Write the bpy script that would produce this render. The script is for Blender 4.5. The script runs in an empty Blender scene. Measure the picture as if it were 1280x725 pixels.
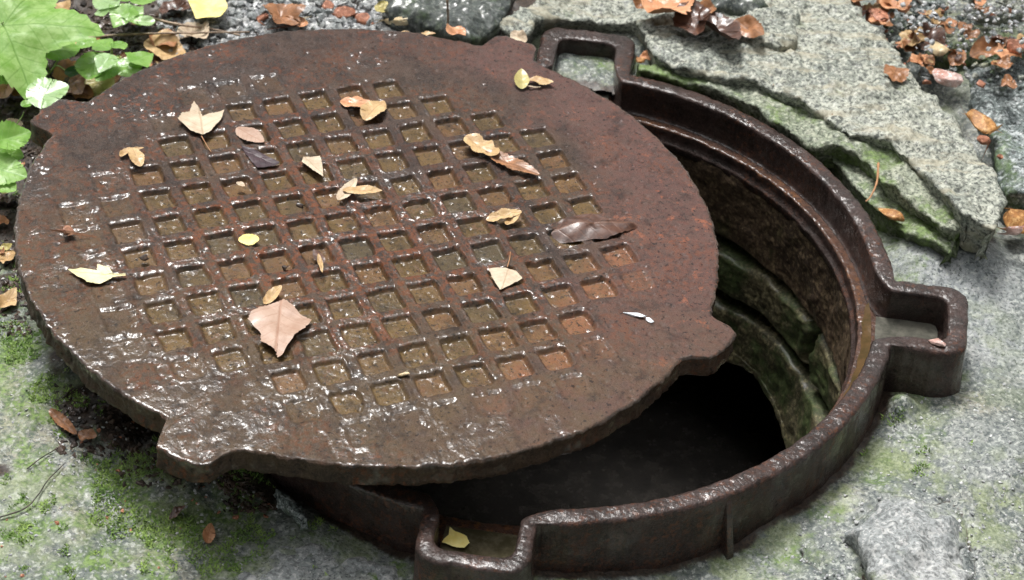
import bpy, bmesh, math, random
import numpy as np
from mathutils import Vector, Matrix

random.seed(7)
rng = np.random.RandomState(11)
scene = bpy.context.scene
R = math.radians

# ------------------------------------------------------------------ camera
CAM_POS = Vector((0.05107, -1.4838, 1.21552))
CAM_ROT = Matrix(((0.99594, -0.08164, 0.03802), (0.08164, 0.64018, -0.76388), (0.03802, 0.76388, 0.64424)))
cam_data = bpy.data.cameras.new("camera")
cam = bpy.data.objects.new("camera", cam_data)
scene.collection.objects.link(cam)
m = CAM_ROT.to_4x4(); m.translation = CAM_POS
cam.matrix_world = m
cam_data.sensor_width = 36.0
cam_data.lens = 2600 / 1280 * 36
cam_data.clip_start = 0.05
cam_data.clip_end = 400
cam_data.dof.use_dof = True
cam_data.dof.focus_distance = 1.80
cam_data.dof.aperture_fstop = 11.0
scene.camera = cam

# ------------------------------------------------------------------ world, sun, exposure
SUN_EL, SUN_AZ = R(66), R(-28)      # azimuth measured from +Y towards +X
world = bpy.data.worlds.new("World"); scene.world = world
world.use_nodes = True
wn = world.node_tree; wn.nodes.clear()
sky = wn.nodes.new('ShaderNodeTexSky'); sky.sky_type = 'NISHITA'; sky.sun_disc = False
sky.sun_elevation = SUN_EL; sky.sun_rotation = SUN_AZ
sky.air_density = 1.0; sky.dust_density = 6.0; sky.ozone_density = 1.0
hsv = wn.nodes.new('ShaderNodeHueSaturation'); hsv.inputs['Saturation'].default_value = 0.12
bg = wn.nodes.new('ShaderNodeBackground'); bg.inputs['Strength'].default_value = 0.13
wo = wn.nodes.new('ShaderNodeOutputWorld')
wn.links.new(sky.outputs[0], hsv.inputs['Color']); wn.links.new(hsv.outputs[0], bg.inputs[0]); wn.links.new(bg.outputs[0], wo.inputs[0])
sun_d = bpy.data.lights.new("sun", 'SUN'); sun_d.energy = 1.4; sun_d.angle = R(14); sun_d.color = (1.0, 0.975, 0.94)
sun = bpy.data.objects.new("sun", sun_d); scene.collection.objects.link(sun)
sdir = Vector((math.sin(SUN_AZ) * math.cos(SUN_EL), math.cos(SUN_AZ) * math.cos(SUN_EL), math.sin(SUN_EL)))
sun.rotation_euler = sdir.to_track_quat('Z', 'Y').to_euler()
scene.view_settings.view_transform = 'Standard'
scene.view_settings.look = 'None'
scene.view_settings.exposure = 1.05
scene.view_settings.gamma = 1.0
scene.render.engine = 'CYCLES'
scene.cycles.use_denoising = True
scene.cycles.denoising_prefilter = 'NONE'

# ------------------------------------------------------------------ helpers
def ray(u, v):
    d = CAM_ROT @ Vector(((u - 640) / 2600, -(v - 362.5) / 2600, -1.0))
    return d
def spot(u, v, z=-0.055):
    """world point at height z seen at photo position (u, v)"""
    d = ray(u, v); t = (z - CAM_POS.z) / d.z
    return CAM_POS + d * t

def tag(o, label=None, cat=None, group=None, kind=None):
    if label: o['label'] = label
    if cat: o['category'] = cat
    if group: o['group'] = group
    if kind: o['kind'] = kind
    return o
def link(name, me, mat=None, parent=None):
    o = bpy.data.objects.new(name, me); scene.collection.objects.link(o)
    if mat is not None and not me.materials: me.materials.append(mat)
    if parent is not None: o.parent = parent
    return o
def empty(name, loc=(0, 0, 0)):
    o = bpy.data.objects.new(name, None); scene.collection.objects.link(o)
    o.empty_display_size = 0.01; o.location = loc
    return o
def mesh_np(name, V, F, smooth=True, attrs=None):
    """V (n,3), F list of arrays of quads / tris"""
    me = bpy.data.meshes.new(name)
    V = np.asarray(V, np.float32)
    if isinstance(F, np.ndarray): F = [F]
    F = [np.asarray(f, np.int32) for f in F if len(f)]
    nl = sum(f.size for f in F); nf = sum(len(f) for f in F)
    me.vertices.add(len(V)); me.vertices.foreach_set('co', V.ravel())
    me.loops.add(nl); me.polygons.add(nf)
    me.loops.foreach_set('vertex_index', np.concatenate([f.ravel() for f in F]))
    starts = []; s = 0
    for f in F:
        starts.append(s + np.arange(len(f), dtype=np.int32) * f.shape[1]); s += f.size
    me.polygons.foreach_set('loop_start', np.concatenate(starts))
    me.update(calc_edges=True); me.validate()
    if smooth: me.polygons.foreach_set('use_smooth', np.ones(len(me.polygons), bool))
    if attrs:
        for k, a in attrs.items():
            at = me.attributes.new(k, 'FLOAT', 'POINT'); at.data.foreach_set('value', np.asarray(a, np.float32))
    return me
def grid_faces(nu, nv, wrap=False, off=0):
    """rows nu (outer index), columns nv; wrap in columns"""
    i = np.arange(nu - 1)[:, None]; j = np.arange(nv if wrap else nv - 1)[None, :]
    j2 = (j + 1) % nv
    a = i * nv + j; b = i * nv + j2; c = (i + 1) * nv + j2; d = (i + 1) * nv + j
    return np.stack([a, b, c, d], -1).reshape(-1, 4) + off

def _h(i, j, s):
    n = (i.astype(np.int64) * 374761393 + j.astype(np.int64) * 668265263 + s * 1442695041) & 0xffffffff
    n = ((n ^ (n >> 13)) * 1274126177) & 0xffffffff
    n = (n ^ (n >> 16)) & 0xffffffff
    return n / 4294967295.0
def vnoise(x, y, s=0):
    xi = np.floor(x).astype(np.int64); yi = np.floor(y).astype(np.int64)
    fx = x - xi; fy = y - yi
    fx = fx * fx * (3 - 2 * fx); fy = fy * fy * (3 - 2 * fy)
    a = _h(xi, yi, s); b = _h(xi + 1, yi, s); c = _h(xi, yi + 1, s); d = _h(xi + 1, yi + 1, s)
    return (a + (b - a) * fx + (c - a) * fy + (a - b - c + d) * fx * fy) * 2 - 1
def fbm(x, y, sc, oct=4, s=0, g=0.5):
    x = np.asarray(x, float); y = np.asarray(y, float)
    r = np.zeros(np.broadcast(x, y).shape); a = 1.0; f = 1.0 / sc; t = 0
    for k in range(oct):
        r = r + a * vnoise(x * f + 17.3 * k, y * f - 9.1 * k, s + k * 31); t += a; a *= g; f *= 2.03
    return r / t * 1.6
def cells(x, y, sc, s=0):
    """distance to nearest jittered cell point / id noise"""
    X = x / sc; Y = y / sc; xi = np.floor(X).astype(np.int64); yi = np.floor(Y).astype(np.int64)
    best = np.full(X.shape, 9.0); bid = np.zeros(X.shape)
    for a in (-1, 0, 1):
        for b in (-1, 0, 1):
            px = xi + a + _h(xi + a, yi + b, s); py = yi + b + _h(xi + a, yi + b, s + 7)
            d = np.hypot(X - px, Y - py); m_ = d < best
            bid = np.where(m_, _h(xi + a, yi + b, s + 13), bid); best = np.minimum(best, d)
    return best, bid
def sstep(a, b, x):
    t = np.clip((x - a) / (b - a), 0, 1); return t * t * (3 - 2 * t)

# ------------------------------------------------------------------ materials
class N:
    def __init__(s, name):
        s.m = bpy.data.materials.new(name); s.m.use_nodes = True; s.t = s.m.node_tree; s.t.nodes.clear()
        s.out = s.t.nodes.new('ShaderNodeOutputMaterial'); s.p = s.t.nodes.new('ShaderNodeBsdfPrincipled')
        s.t.links.new(s.p.outputs[0], s.out.inputs[0]); s.co = s.t.nodes.new('ShaderNodeTexCoord').outputs['Object']
    def L(s, a, b): s.t.links.new(a, b)
    def setv(s, sock, v):
        if isinstance(v, bpy.types.NodeSocket): s.L(v, sock)
        elif isinstance(v, (tuple, list)) and len(v) == 3 and sock.type == 'RGBA': sock.default_value = (*v, 1)
        else: sock.default_value = v
    def noise(s, scale, detail=5, rough=0.6, dist=0.0, vec=None, off=None):
        n = s.t.nodes.new('ShaderNodeTexNoise'); n.inputs['Scale'].default_value = scale
        n.inputs['Detail'].default_value = detail; n.inputs['Roughness'].default_value = rough; n.inputs['Distortion'].default_value = dist
        v = vec or s.co
        if off is not None:
            mp = s.t.nodes.new('ShaderNodeMapping'); mp.inputs['Location'].default_value = (off, off * 1.7, off * .6); s.L(v, mp.inputs[0]); v = mp.outputs[0]
        s.L(v, n.inputs['Vector']); return n.outputs['Fac']
    def vor(s, scale, feat='F1', out='Distance', rnd=1.0):
        n = s.t.nodes.new('ShaderNodeTexVoronoi'); n.feature = feat; n.inputs['Scale'].default_value = scale
        n.inputs['Randomness'].default_value = rnd; s.L(s.co, n.inputs['Vector']); return n.outputs[out]
    def ramp(s, v, a, b, c0=0.0, c1=1.0):
        n = s.t.nodes.new('ShaderNodeMapRange'); n.interpolation_type = 'SMOOTHSTEP'
        s.L(v, n.inputs[0]); n.inputs[1].default_value = a; n.inputs[2].default_value = b
        s.setv(n.inputs[3], c0); s.setv(n.inputs[4], c1); return n.outputs[0]
    def mix(s, f, a, b, mode='MIX'):
        n = s.t.nodes.new('ShaderNodeMix'); n.data_type = 'RGBA'; n.blend_type = mode
        s.setv(n.inputs[0], f); s.setv(n.inputs[6], a); s.setv(n.inputs[7], b); return n.outputs[2]
    def math(s, op, a, b=0.0):
        n = s.t.nodes.new('ShaderNodeMath'); n.operation = op; s.setv(n.inputs[0], a); s.setv(n.inputs[1], b); return n.outputs[0]
    def attr(s, name):
        n = s.t.nodes.new('ShaderNodeAttribute'); n.attribute_name = name; return n.outputs['Fac']
    def bump(s, h, strength, dist, prev=None):
        n = s.t.nodes.new('ShaderNodeBump'); n.inputs['Strength'].default_value = strength; n.inputs['Distance'].default_value = dist
        s.L(h, n.inputs['Height'])
        if prev: s.L(prev, n.inputs['Normal'])
        return n.outputs[0]
    def set(s, **k):
        names = dict(color='Base Color', rough='Roughness', normal='Normal', metal='Metallic', coat='Coat Weight', coatr='Coat Roughness',
                     coatn='Coat Normal', spec='Specular IOR Level', trans='Transmission Weight', ior='IOR', sub='Subsurface Weight')
        for a, v in k.items(): s.setv(s.p.inputs[names[a]], v)
        return s.m

def mat_rust(name, dark, mid, red, pocketed=False, wet0=.25, coats=(270, 105)):
    n = N(name)
    a = n.noise(34, 6, .66); b = n.noise(170, 5, .72, off=3.1); c = n.noise(11, 5, .6, off=7.7); d = n.noise(620, 3, .7)
    col = n.mix(n.ramp(a, .36, .64), dark, mid)
    col = n.mix(n.math('MULTIPLY', n.ramp(b, .50, .62), n.ramp(c, .44, .60)), col, red)
    if pocketed:
        tone = n.attr('tone')                                      # drier, pinker rust out towards the right-hand edge
        col = n.mix(n.math('MULTIPLY', n.ramp(tone, .0, 1.0), n.ramp(b, .3, .65, .35, .85)), col, (.108, .052, .044))
        col = n.mix(n.math('MULTIPLY', n.ramp(tone, .3, 1.0), n.math('MULTIPLY', n.ramp(n.noise(90, 5, .75, off=1.3), .55, .64), n.ramp(n.noise(14, 4, .6, off=31), .45, .6))), col, (.22, .075, .040))
        col = n.mix(n.math('MULTIPLY', n.attr('brown'), n.ramp(a, .35, .6, .35, .9)), col, (.070, .046, .022))
        col = n.mix(n.math('MULTIPLY', n.attr('redbar'), n.ramp(b, .44, .58)), col, (.135, .042, .015))
        pk = n.attr('pocket'); og = n.attr('orange')
        pc = n.mix(n.ramp(n.noise(60, 4, .6, off=5), .35, .65), (.074, .046, .013), (.125, .075, .022))
        pc = n.mix(n.math('MULTIPLY', n.ramp(n.noise(110, 4, .7, off=2), .52, .66), .7), pc, (.13, .066, .034))
        pc = n.mix(n.ramp(n.attr('cellv'), .55, .95, 0, .75), pc, (.050, .042, .022)); pc = n.mix(n.ramp(n.attr('cellv'), .35, .05, 0, .7), pc, (.125, .070, .028))
        pc = n.mix(n.math('MULTIPLY', og, n.ramp(b, .35, .6, .4, 1)), pc, (.22, .088, .042))
        pc = n.mix(n.ramp(n.noise(300, 3, .6, off=12), .60, .68), pc, (.022, .015, .008))
        col = n.mix(pk, col, pc)
    col = n.mix(n.ramp(d, .45, .66, 0.0, 0.4), col, tuple(min(1, q * 2.0 + .015) for q in mid))
    col = n.mix(n.ramp(n.noise(45, 6, .72, off=41), .50, .66, 0, .55), col, tuple(q * .55 for q in dark))   # darker scale
    fleck = n.ramp(n.noise(230, 3, .65, off=9), .58, .66)
    col = n.mix(n.math('MULTIPLY', fleck, .8), col, tuple(q * .30 for q in dark))
    h = n.math('ADD', n.math('MULTIPLY', b, .5), n.math('MULTIPLY', d, .42))
    nb = n.bump(h, .9, .0016, n.bump(n.noise(75, 5, .7, off=17), .7, .0035) if not pocketed else None)
    wetn = n.noise(26, 6, .7, off=11)
    if pocketed:
        wl = n.attr('wet')
        cw = n.ramp(n.math('ADD', wetn, n.math('MULTIPLY', n.math('SUBTRACT', wl, .5), .38)), .50, .58, .04, 1.0)
        cw = n.math('MAXIMUM', cw, n.math('MULTIPLY', n.attr('pocket'), .35))
    else:
        cw = n.ramp(wetn, .42, .62, wet0, 1.0)
    coatn = n.bump(n.noise(coats[0], 3, .6, off=6), .5, .0012, n.bump(n.noise(coats[1], 2, .5), .4, .0020))
    n.set(color=col, rough=n.ramp(b, .3, .7, .45, .75), normal=nb, coat=cw, coatr=.05, coatn=coatn, spec=.22)
    return n.m

M = {}
M['cover'] = mat_rust('cover_rust', (.019, .013, .011), (.056, .034, .025), (.125, .040, .018), True)
M['frame'] = mat_rust('frame_rust', (.017, .011, .009), (.040, .023, .019), (.095, .036, .018), wet0=.3, coats=(380, 150))
M['seat'] = mat_rust('seat_rust', (.035, .018, .013), (.075, .034, .020), (.15, .062, .02), wet0=.5)

def mat_water(name, c1, c2):
    n = N(name); a = n.noise(60, 5, .7)
    n.set(color=n.mix(n.ramp(a, .35, .65), c1, c2), rough=.10, spec=.5, normal=n.bump(n.noise(70, 3, .5), .25, .003), coat=.6, coatr=.02)
    return n.m
M['puddle'] = mat_water('murky_water', (.060, .042, .018), (.105, .062, .028))
M['pool'] = mat_water('murky_pool', (.045, .040, .022), (.10, .085, .055))
M['pool2'] = mat_water('sky_grey_pool', (.06, .06, .05), (.12, .115, .095))  # paler grey: the sky's reflection is put into this water's colour
M['deep'] = mat_water('deep_water', (.018, .017, .016), (.034, .031, .028))

def mat_ground():
    n = N('mossy_concrete')
    big = n.noise(6, 5, .6); mid = n.noise(30, 6, .68, off=2); fine = n.noise(330, 5, .78, off=5); vf = n.noise(900, 2, .6, off=8)
    col = n.mix(n.ramp(big, .36, .64), (.105, .125, .110), (.215, .225, .195))
    col = n.mix(n.ramp(n.noise(13, 5, .6, off=6), .52, .68, 0, .8), col, (.30, .27, .20))
    pale = n.attr('pale')
    col = n.mix(pale, col, n.mix(n.ramp(mid, .35, .65), (.20, .22, .225), (.33, .34, .345)))
    rough_zone = n.math('SUBTRACT', 1.0, n.math('MULTIPLY', pale, .65))
    cid = n.vor(430, out='Color'); sepn = n.t.nodes.new('ShaderNodeSeparateColor'); n.L(cid, sepn.inputs[0])
    grain = n.ramp(sepn.outputs[0], .25, .8)
    col = n.mix(n.math('MULTIPLY', n.math('SUBTRACT', 1.0, grain), n.math('MULTIPLY', rough_zone, .55)), col, (.09, .105, .105))
    col = n.mix(n.math('MULTIPLY', n.ramp(sepn.outputs[1], .88, .95), n.math('MULTIPLY', rough_zone, .5)), col, (.46, .46, .42))
    sp1 = n.noise(230, 2, .55, off=22); sp2 = n.noise(340, 2, .5, off=27)
    col = n.mix(n.math('MULTIPLY', n.ramp(sp1, .555, .60, 0, .9), n.math('ADD', .35, n.math('MULTIPLY', rough_zone, .65))), col, (.060, .075, .075))
    col = n.mix(n.ramp(sp2, .60, .635, 0, .85), col, (.045, .055, .055))
    col = n.mix(n.ramp(sp1, .42, .37, 0, .65), col, (.40, .42, .385))
    col = n.mix(n.ramp(n.noise(120, 3, .6, off=14), .66, .71, 0, .85), col, (.05, .06, .075))
    lich = n.math('MULTIPLY', n.ramp(n.noise(24, 6, .72, off=3), .46, .60), n.attr('lichen'))
    col = n.mix(n.math('MULTIPLY', lich, .75), col, n.mix(n.ramp(fine, .4, .6), (.11, .15, .05), (.27, .31, .15)))
    moss = n.attr('moss')
    mm = n.ramp(n.math('ADD', moss, n.math('MULTIPLY', n.math('SUBTRACT', mid, .5), 2.4)), .32, .85)
    mm2 = n.math('MULTIPLY', mm, n.ramp(sp1, .38, .56, .3, .95))
    col = n.mix(mm2, col, n.mix(n.ramp(n.noise(200, 3, .7, off=20), .35, .65), (.045, .085, .022), (.17, .26, .065)))
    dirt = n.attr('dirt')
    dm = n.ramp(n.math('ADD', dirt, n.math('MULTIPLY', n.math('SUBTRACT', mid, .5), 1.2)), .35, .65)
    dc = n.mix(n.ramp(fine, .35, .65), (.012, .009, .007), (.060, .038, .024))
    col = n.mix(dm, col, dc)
    h = n.math('ADD', n.math('MULTIPLY', fine, .6), n.math('ADD', n.math('MULTIPLY', vf, .25), n.math('MULTIPLY', n.vor(330), -.5)))
    nb = n.bump(h, .7, .0012, n.bump(mid, .5, .004))
    n.set(color=col, rough=n.ramp(mid, .3, .7, .45, .75), normal=nb, coat=n.ramp(big, .4, .7, .05, .35), coatr=.3, spec=.4)
    return n.m
M['ground'] = mat_ground()

def mat_rock(name, c0, c1, c2, green, gamt, wet=.2, speck=.7, strata=False):
    n = N(name)
    big = n.noise(11, 5, .62); mid = n.noise(70, 6, .74, off=2); fine = n.noise(330, 5, .78, off=5)
    col = n.mix(n.ramp(big, .36, .64), c0, c1); col = n.mix(n.ramp(mid, .5, .68), col, c2)
    cid = n.vor(460, out='Color'); sp = n.t.nodes.new('ShaderNodeSeparateColor'); n.L(cid, sp.inputs[0])
    col = n.mix(n.ramp(sp.outputs[0], .55, .9, 0, speck * .75), col, tuple(q * .30 for q in c0))
    sp1 = n.noise(240, 2, .55, off=22)
    col = n.mix(n.ramp(sp1, .555, .61, 0, speck), col, tuple(q * .30 for q in c0))
    col = n.mix(n.ramp(sp1, .43, .38, 0, .7), col, tuple(min(.7, q * 1.2) for q in c2))
    if strata:
        mp = n.t.nodes.new('ShaderNodeMapping'); mp.inputs['Rotation'].default_value = (0, 0, R(35)); mp.inputs['Scale'].default_value = (1, 6, 6); n.L(n.co, mp.inputs[0])
        st = n.noise(9, 5, .6, vec=mp.outputs[0]); col = n.mix(n.ramp(st, .5, .66, 0, .7), col, (.36, .33, .24)); col = n.mix(n.ramp(st, .42, .3, 0, .5), col, (.18, .20, .17))
    g = n.ramp(n.noise(17, 6, .7, off=9), .62 - gamt * .35, .74 - gamt * .35)
    g = n.math('MULTIPLY', g, n.ramp(fine, .36, .5, .4, 1))
    col = n.mix(n.math('MULTIPLY', g, .9 if gamt > .3 else .6), col, n.mix(n.ramp(n.noise(230, 3, .6, off=2), .35, .65), tuple(q * .4 for q in green), green))
    nb = n.bump(n.math('ADD', n.math('MULTIPLY', mid, .9), n.math('MULTIPLY', fine, .6)), .7, .0020)
    n.set(color=col, rough=.62, normal=nb, coat=wet, coatr=.22, spec=.4)
    return n.m
M['slab'] = mat_rock('lichen_slab', (.20, .22, .19), (.31, .325, .275), (.42, .425, .36), (.20, .24, .085), .16, .12, .9, True)
M['slab_moss'] = mat_rock('mossy_slab', (.16, .19, .13), (.27, .29, .22), (.36, .37, .29), (.15, .23, .06), .52, .1, .8)
M['pale_stone'] = mat_rock('pale_stone', (.23, .25, .25), (.33, .34, .335), (.40, .40, .39), (.17, .21, .09), .15, .1, .6)
M['dark_rock'] = mat_rock('dark_wet_rock', (.035, .045, .042), (.075, .09, .08), (.14, .15, .13), (.05, .085, .03), .4, .7, .6)
M['blue_rock'] = mat_rock('blue_grey_stone', (.10, .125, .12), (.19, .225, .22), (.42, .45, .45), (.1, .16, .06), .35, .2, 1.0)
M['shaft_moss'] = mat_rock('mossy_shaft_stone', (.095, .088, .05), (.18, .155, .085), (.30, .26, .14), (.085, .125, .040), .45, .4, .6)
M['shaft_rust'] = mat_rock('rusty_shaft_wall', (.070, .046, .030), (.125, .082, .050), (.22, .16, .09), (.09, .10, .03), .15, .45, .6)
M['gravel'] = mat_rock('gravel', (.24, .25, .26), (.42, .43, .43), (.56, .56, .54), (.2, .2, .15), .0, .4, .3)
M['brick'] = mat_rock('brick_fragment', (.26, .10, .055), (.42, .17, .095), (.52, .25, .16), (.3, .2, .1), .0, .08, .35)
M['brick_pink'] = mat_rock('pinkish_stone', (.42, .20, .15), (.58, .42, .38), (.7, .62, .6), (.3, .2, .1), .0, .1, .25)
M['amber'] = mat_rock('amber_fragment', (.30, .13, .04), (.45, .21, .06), (.5, .3, .12), (.3, .2, .1), .0, .08, .35)
M['tan_stone'] = mat_rock('tan_pebble', (.5, .38, .2), (.6, .48, .3), (.66, .56, .4), (.3, .2, .1), .0, .3, .15)

def mat_leaf(name, c1, c2, vein, rough=.5, coat=.2, spot=(.10, .05, .03), spots=.3, veinw=.6, sub=False, palm=False):
    n = N(name)
    at = n.t.nodes.new('ShaderNodeAttribute'); at.attribute_name = 'leafpos'
    sx = n.t.nodes.new('ShaderNodeSeparateXYZ'); n.L(at.outputs['Vector'], sx.inputs[0])
    x, y = sx.outputs[0], n.math('ABSOLUTE', sx.outputs[1])
    if palm:      # main veins fan out from the stalk, one to each lobe
        at2 = n.t.nodes.new('ShaderNodeMath'); at2.operation = 'ARCTAN2'; n.L(sx.outputs[1], at2.inputs[0]); n.L(sx.outputs[0], at2.inputs[1])
        q = n.math('DIVIDE', at2.outputs[0], R(64)); fr = n.math('SUBTRACT', q, n.math('ROUND', q)); rad_ = n.math('SQRT', n.math('ADD', n.math('MULTIPLY', sx.outputs[0], sx.outputs[0]), n.math('MULTIPLY', sx.outputs[1], sx.outputs[1])))
        ang = n.math('MULTIPLY', fr, R(64)); x = n.math('MULTIPLY', rad_, n.math('COSINE', ang)); y = n.math('ABSOLUTE', n.math('MULTIPLY', rad_, n.math('SINE', ang)))
    mr = n.ramp(y, .0, .028 if not palm else .014, 1, 0)
    ph = n.math('FRACT', n.math('MULTIPLY', n.math('SUBTRACT', x, n.math('MULTIPLY', y, .75)), 6.5))
    sv = n.ramp(n.math('ABSOLUTE', n.math('SUBTRACT', ph, .5)), .0, .10, 1, 0)
    v = n.math('MULTIPLY', n.math('MAXIMUM', mr, n.math('MULTIPLY', sv, .55)), veinw)
    col = n.mix(n.ramp(n.noise(60, 5, .65), .35, .65), c1, c2)
    col = n.mix(n.ramp(n.noise(180, 3, .6, off=4), .62, .72, 0, spots), col, spot)
    col = n.mix(v, col, vein)
    nb = n.bump(v, .5, .0008, n.bump(n.noise(160, 3, .6), .4, .0012))
    n.set(color=col, rough=rough, normal=nb, coat=coat, coatr=.15, spec=.4)
    if sub:
        tr = n.t.nodes.new('ShaderNodeBsdfTranslucent'); n.L(col, tr.inputs[0]); ms = n.t.nodes.new('ShaderNodeMixShader')
        ms.inputs[0].default_value = .35; n.L(n.p.outputs[0], ms.inputs[1]); n.L(tr.outputs[0], ms.inputs[2]); n.L(ms.outputs[0], n.out.inputs[0])
    return n.m
M['l_cream'] = mat_leaf('cream_leaf', (.44, .34, .24), (.55, .46, .34), (.34, .24, .14), 0.65, 0.12, (.4, .25, .12), .3)
M['l_pinkbrown'] = mat_leaf('pinkish_brown_leaf', (.32, .20, .14), (.42, .29, .22), (.30, .15, .09), 0.55, 0.24, (.2, .08, .05), .35)
M['l_yellow'] = mat_leaf('yellow_leaf', (.78, .62, .16), (.85, .74, .30), (.7, .6, .2), 0.60, 0.10, (.5, .3, .08), .2)
M['l_pale'] = mat_leaf('pale_yellow_leaf', (.62, .56, .30), (.70, .66, .42), (.5, .42, .2), 0.60, 0.10, (.6, .4, .12), .15)
M['l_brown'] = mat_leaf('brown_leaf', (.19, .085, .035), (.33, .15, .065), (.12, .05, .02), 0.50, 0.24, (.05, .02, .012), .4)
M['l_tan'] = mat_leaf('tan_leaf', (.40, .25, .11), (.52, .36, .18), (.3, .17, .07), 0.55, 0.20, (.12, .05, .025), .4)
M['l_olive'] = mat_leaf('olive_yellow_leaf', (.33, .28, .09), (.45, .38, .14), (.3, .25, .08), 0.55, 0.20, (.15, .08, .02), .4)
M['l_dark'] = mat_leaf('dark_brown_leaf', (.045, .020, .013), (.105, .046, .028), (.15, .07, .04), 0.38, 0.40, (.02, .008, .006), .4)
M['l_purple'] = mat_leaf('purple_black_leaf', (.026, .014, .020), (.05, .026, .032), (.05, .03, .035), 0.45, 0.24, (.01, .005, .008), .4)
M['l_orange'] = mat_leaf('orange_brown_leaf', (.46, .20, .09), (.58, .30, .16), (.3, .12, .05), 0.55, 0.20, (.2, .08, .03), .4)
M['g_pale'] = mat_leaf('pale_green_leaf', (.22, .43, .07), (.34, .56, .15), (.15, .35, .05), .5, .15, (.12, .22, .05), .25, .65, True)
M['g_palm'] = mat_leaf('palmate_leaf', (.20, .40, .06), (.36, .56, .17), (.12, .28, .03), .55, .08, (.12, .22, .05), .25, .65, True, True)
M['g_bright'] = mat_leaf('bright_green_leaf', (.19, .40, .065), (.28, .50, .11), (.36, .55, .2), .35, .4, (.1, .2, .03), .2, .5, True)
M['g_white'] = mat_leaf('whitish_green_leaf', (.32, .52, .18), (.46, .66, .33), (.32, .5, .24), .3, .6, (.2, .4, .1), .3, .6, True)
M['g_dark'] = mat_leaf('deep_green_leaf', (.03, .09, .04), (.05, .13, .055), (.1, .2, .08), .4, .4, (.02, .04, .01), .2, .5, True)

def mat_plain(name, c1, c2, sc=90, rough=.6, coat=.1):
    n = N(name); n.set(color=n.mix(n.ramp(n.noise(sc, 4, .6), .35, .65), c1, c2), rough=rough, coat=coat, normal=n.bump(n.noise(sc * 3, 3, .6), .4, .001)); return n.m
M['twig'] = mat_plain('twig_bark', (.16, .11, .07), (.38, .28, .20))
M['twig_dark'] = mat_plain('dark_root', (.02, .016, .012), (.07, .05, .035))
M['stem_green'] = mat_plain('green_stem', (.22, .36, .08), (.34, .48, .14))
M['stem_brown'] = mat_plain('brown_stem', (.3, .14, .06), (.42, .22, .1))
M['moss'] = mat_plain('moss', (.13, .24, .05), (.28, .40, .10), 60, .8, 0)
M['debris'] = mat_plain('soil_crumb', (.014, .010, .008), (.075, .045, .03), 70, .7, .3)
M['seed'] = mat_plain('seed_husk', (.34, .23, .13), (.50, .38, .25), 90, .5, .3)
M['nut'] = mat_plain('brown_nut', (.24, .10, .055), (.42, .22, .13), 120, .4, .6)
M['white'] = mat_plain('white_chip', (.62, .66, .70), (.8, .84, .88), 90, .3, .6)

# ------------------------------------------------------------------ ground sheet
def blob(x, y, pts, z=-0.05):
    r = np.zeros(np.broadcast(x, y).shape)
    for (u, v, rad, w) in pts:
        p = spot(u, v, z); d2 = ((x - p.x) ** 2 + (y - p.y) ** 2) / rad ** 2
        r = np.maximum(r, w * np.exp(-d2))
    return r
def ground_z(x, y):
    x = np.asarray(x, float); y = np.asarray(y, float)
    z = -0.058 + .030 * sstep(-.12, -.42, x) + .012 * sstep(.1, .5, y)
    z = z + .030 * blob(x, y, [(1140, 665, .052, 1.0), (1200, 690, .04, .5)]) * 0.55
    z = z + .012 * blob(x, y, [(1230, 560, .06, 1), (1200, 330, .09, .8), (380, 700, .06, .7)])
    z = z + .020 * blob(x, y, [(1128, 508, .014, 1.0)])
    z = z + .024 * blob(x, y, [(1150, 318, .05, 1.0), (1090, 262, .04, 1.0), (1200, 320, .04, .9)])
    z = z + .018 * blob(x, y, [(140, 540, .03, .8), (220, 590, .035, .8), (300, 600, .03, .8), (90, 480, .03, .6)])
    # behind the frame the soil stands nearly level with its rim
    z = z + .035 * sstep(.15, .42, y) * sstep(-.5, -.1, x)
    n = fbm(x, y, .16, 4, 3) * .006 + fbm(x, y, .035, 4, 9) * .0028 + fbm(x, y, .009, 3, 19) * .0011
    far = sstep(.9, 6, np.hypot(x, y))
    return z + n + far * fbm(x, y, 7.0, 4, 77) * .25
xs = np.concatenate([-np.geomspace(120, .72, 22), np.arange(-.70, .701, .003), np.geomspace(.72, 120, 22)])
ys = np.concatenate([-np.geomspace(120, .50, 22), np.arange(-.48, .781, .003), np.geomspace(.80, 120, 22)])
GX, GY = np.meshgrid(xs, ys)
GZ = ground_z(GX, GY)
# crack lines around the pale stone at the lower right
def polyline_dist(x, y, pts):
    best = np.full(x.shape, 9.0)
    for a, b in zip(pts[:-1], pts[1:]):
        ax, ay = a[0], a[1]; dx, dy = b[0] - ax, b[1] - ay
        t = np.clip(((x - ax) * dx + (y - ay) * dy) / (dx * dx + dy * dy + 1e-12), 0, 1)
        best = np.minimum(best, np.hypot(x - ax - t * dx, y - ay - t * dy))
    return best
def pxl(pts, z=-.055): return [tuple(spot(u, v, z)[:2]) for u, v in pts]
wob = fbm(GX, GY, .02, 3, 41) * .003
cracks = [[(1068, 648), (1090, 635), (1105, 620), (1130, 615), (1150, 620), (1168, 627), (1190, 618), (1206, 640), (1218, 680), (1222, 725)],
          [(1000, 680), (1015, 692), (1030, 702), (1050, 725)], [(1068, 648), (1078, 690), (1085, 725)]]
cr = np.full(GX.shape, 9.0)
for c in cracks: cr = np.minimum(cr, polyline_dist(GX + wob, GY + wob, pxl(c, -.05)))
GZ = GZ - .0045 * np.exp(-(cr / .0028) ** 2)
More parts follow.
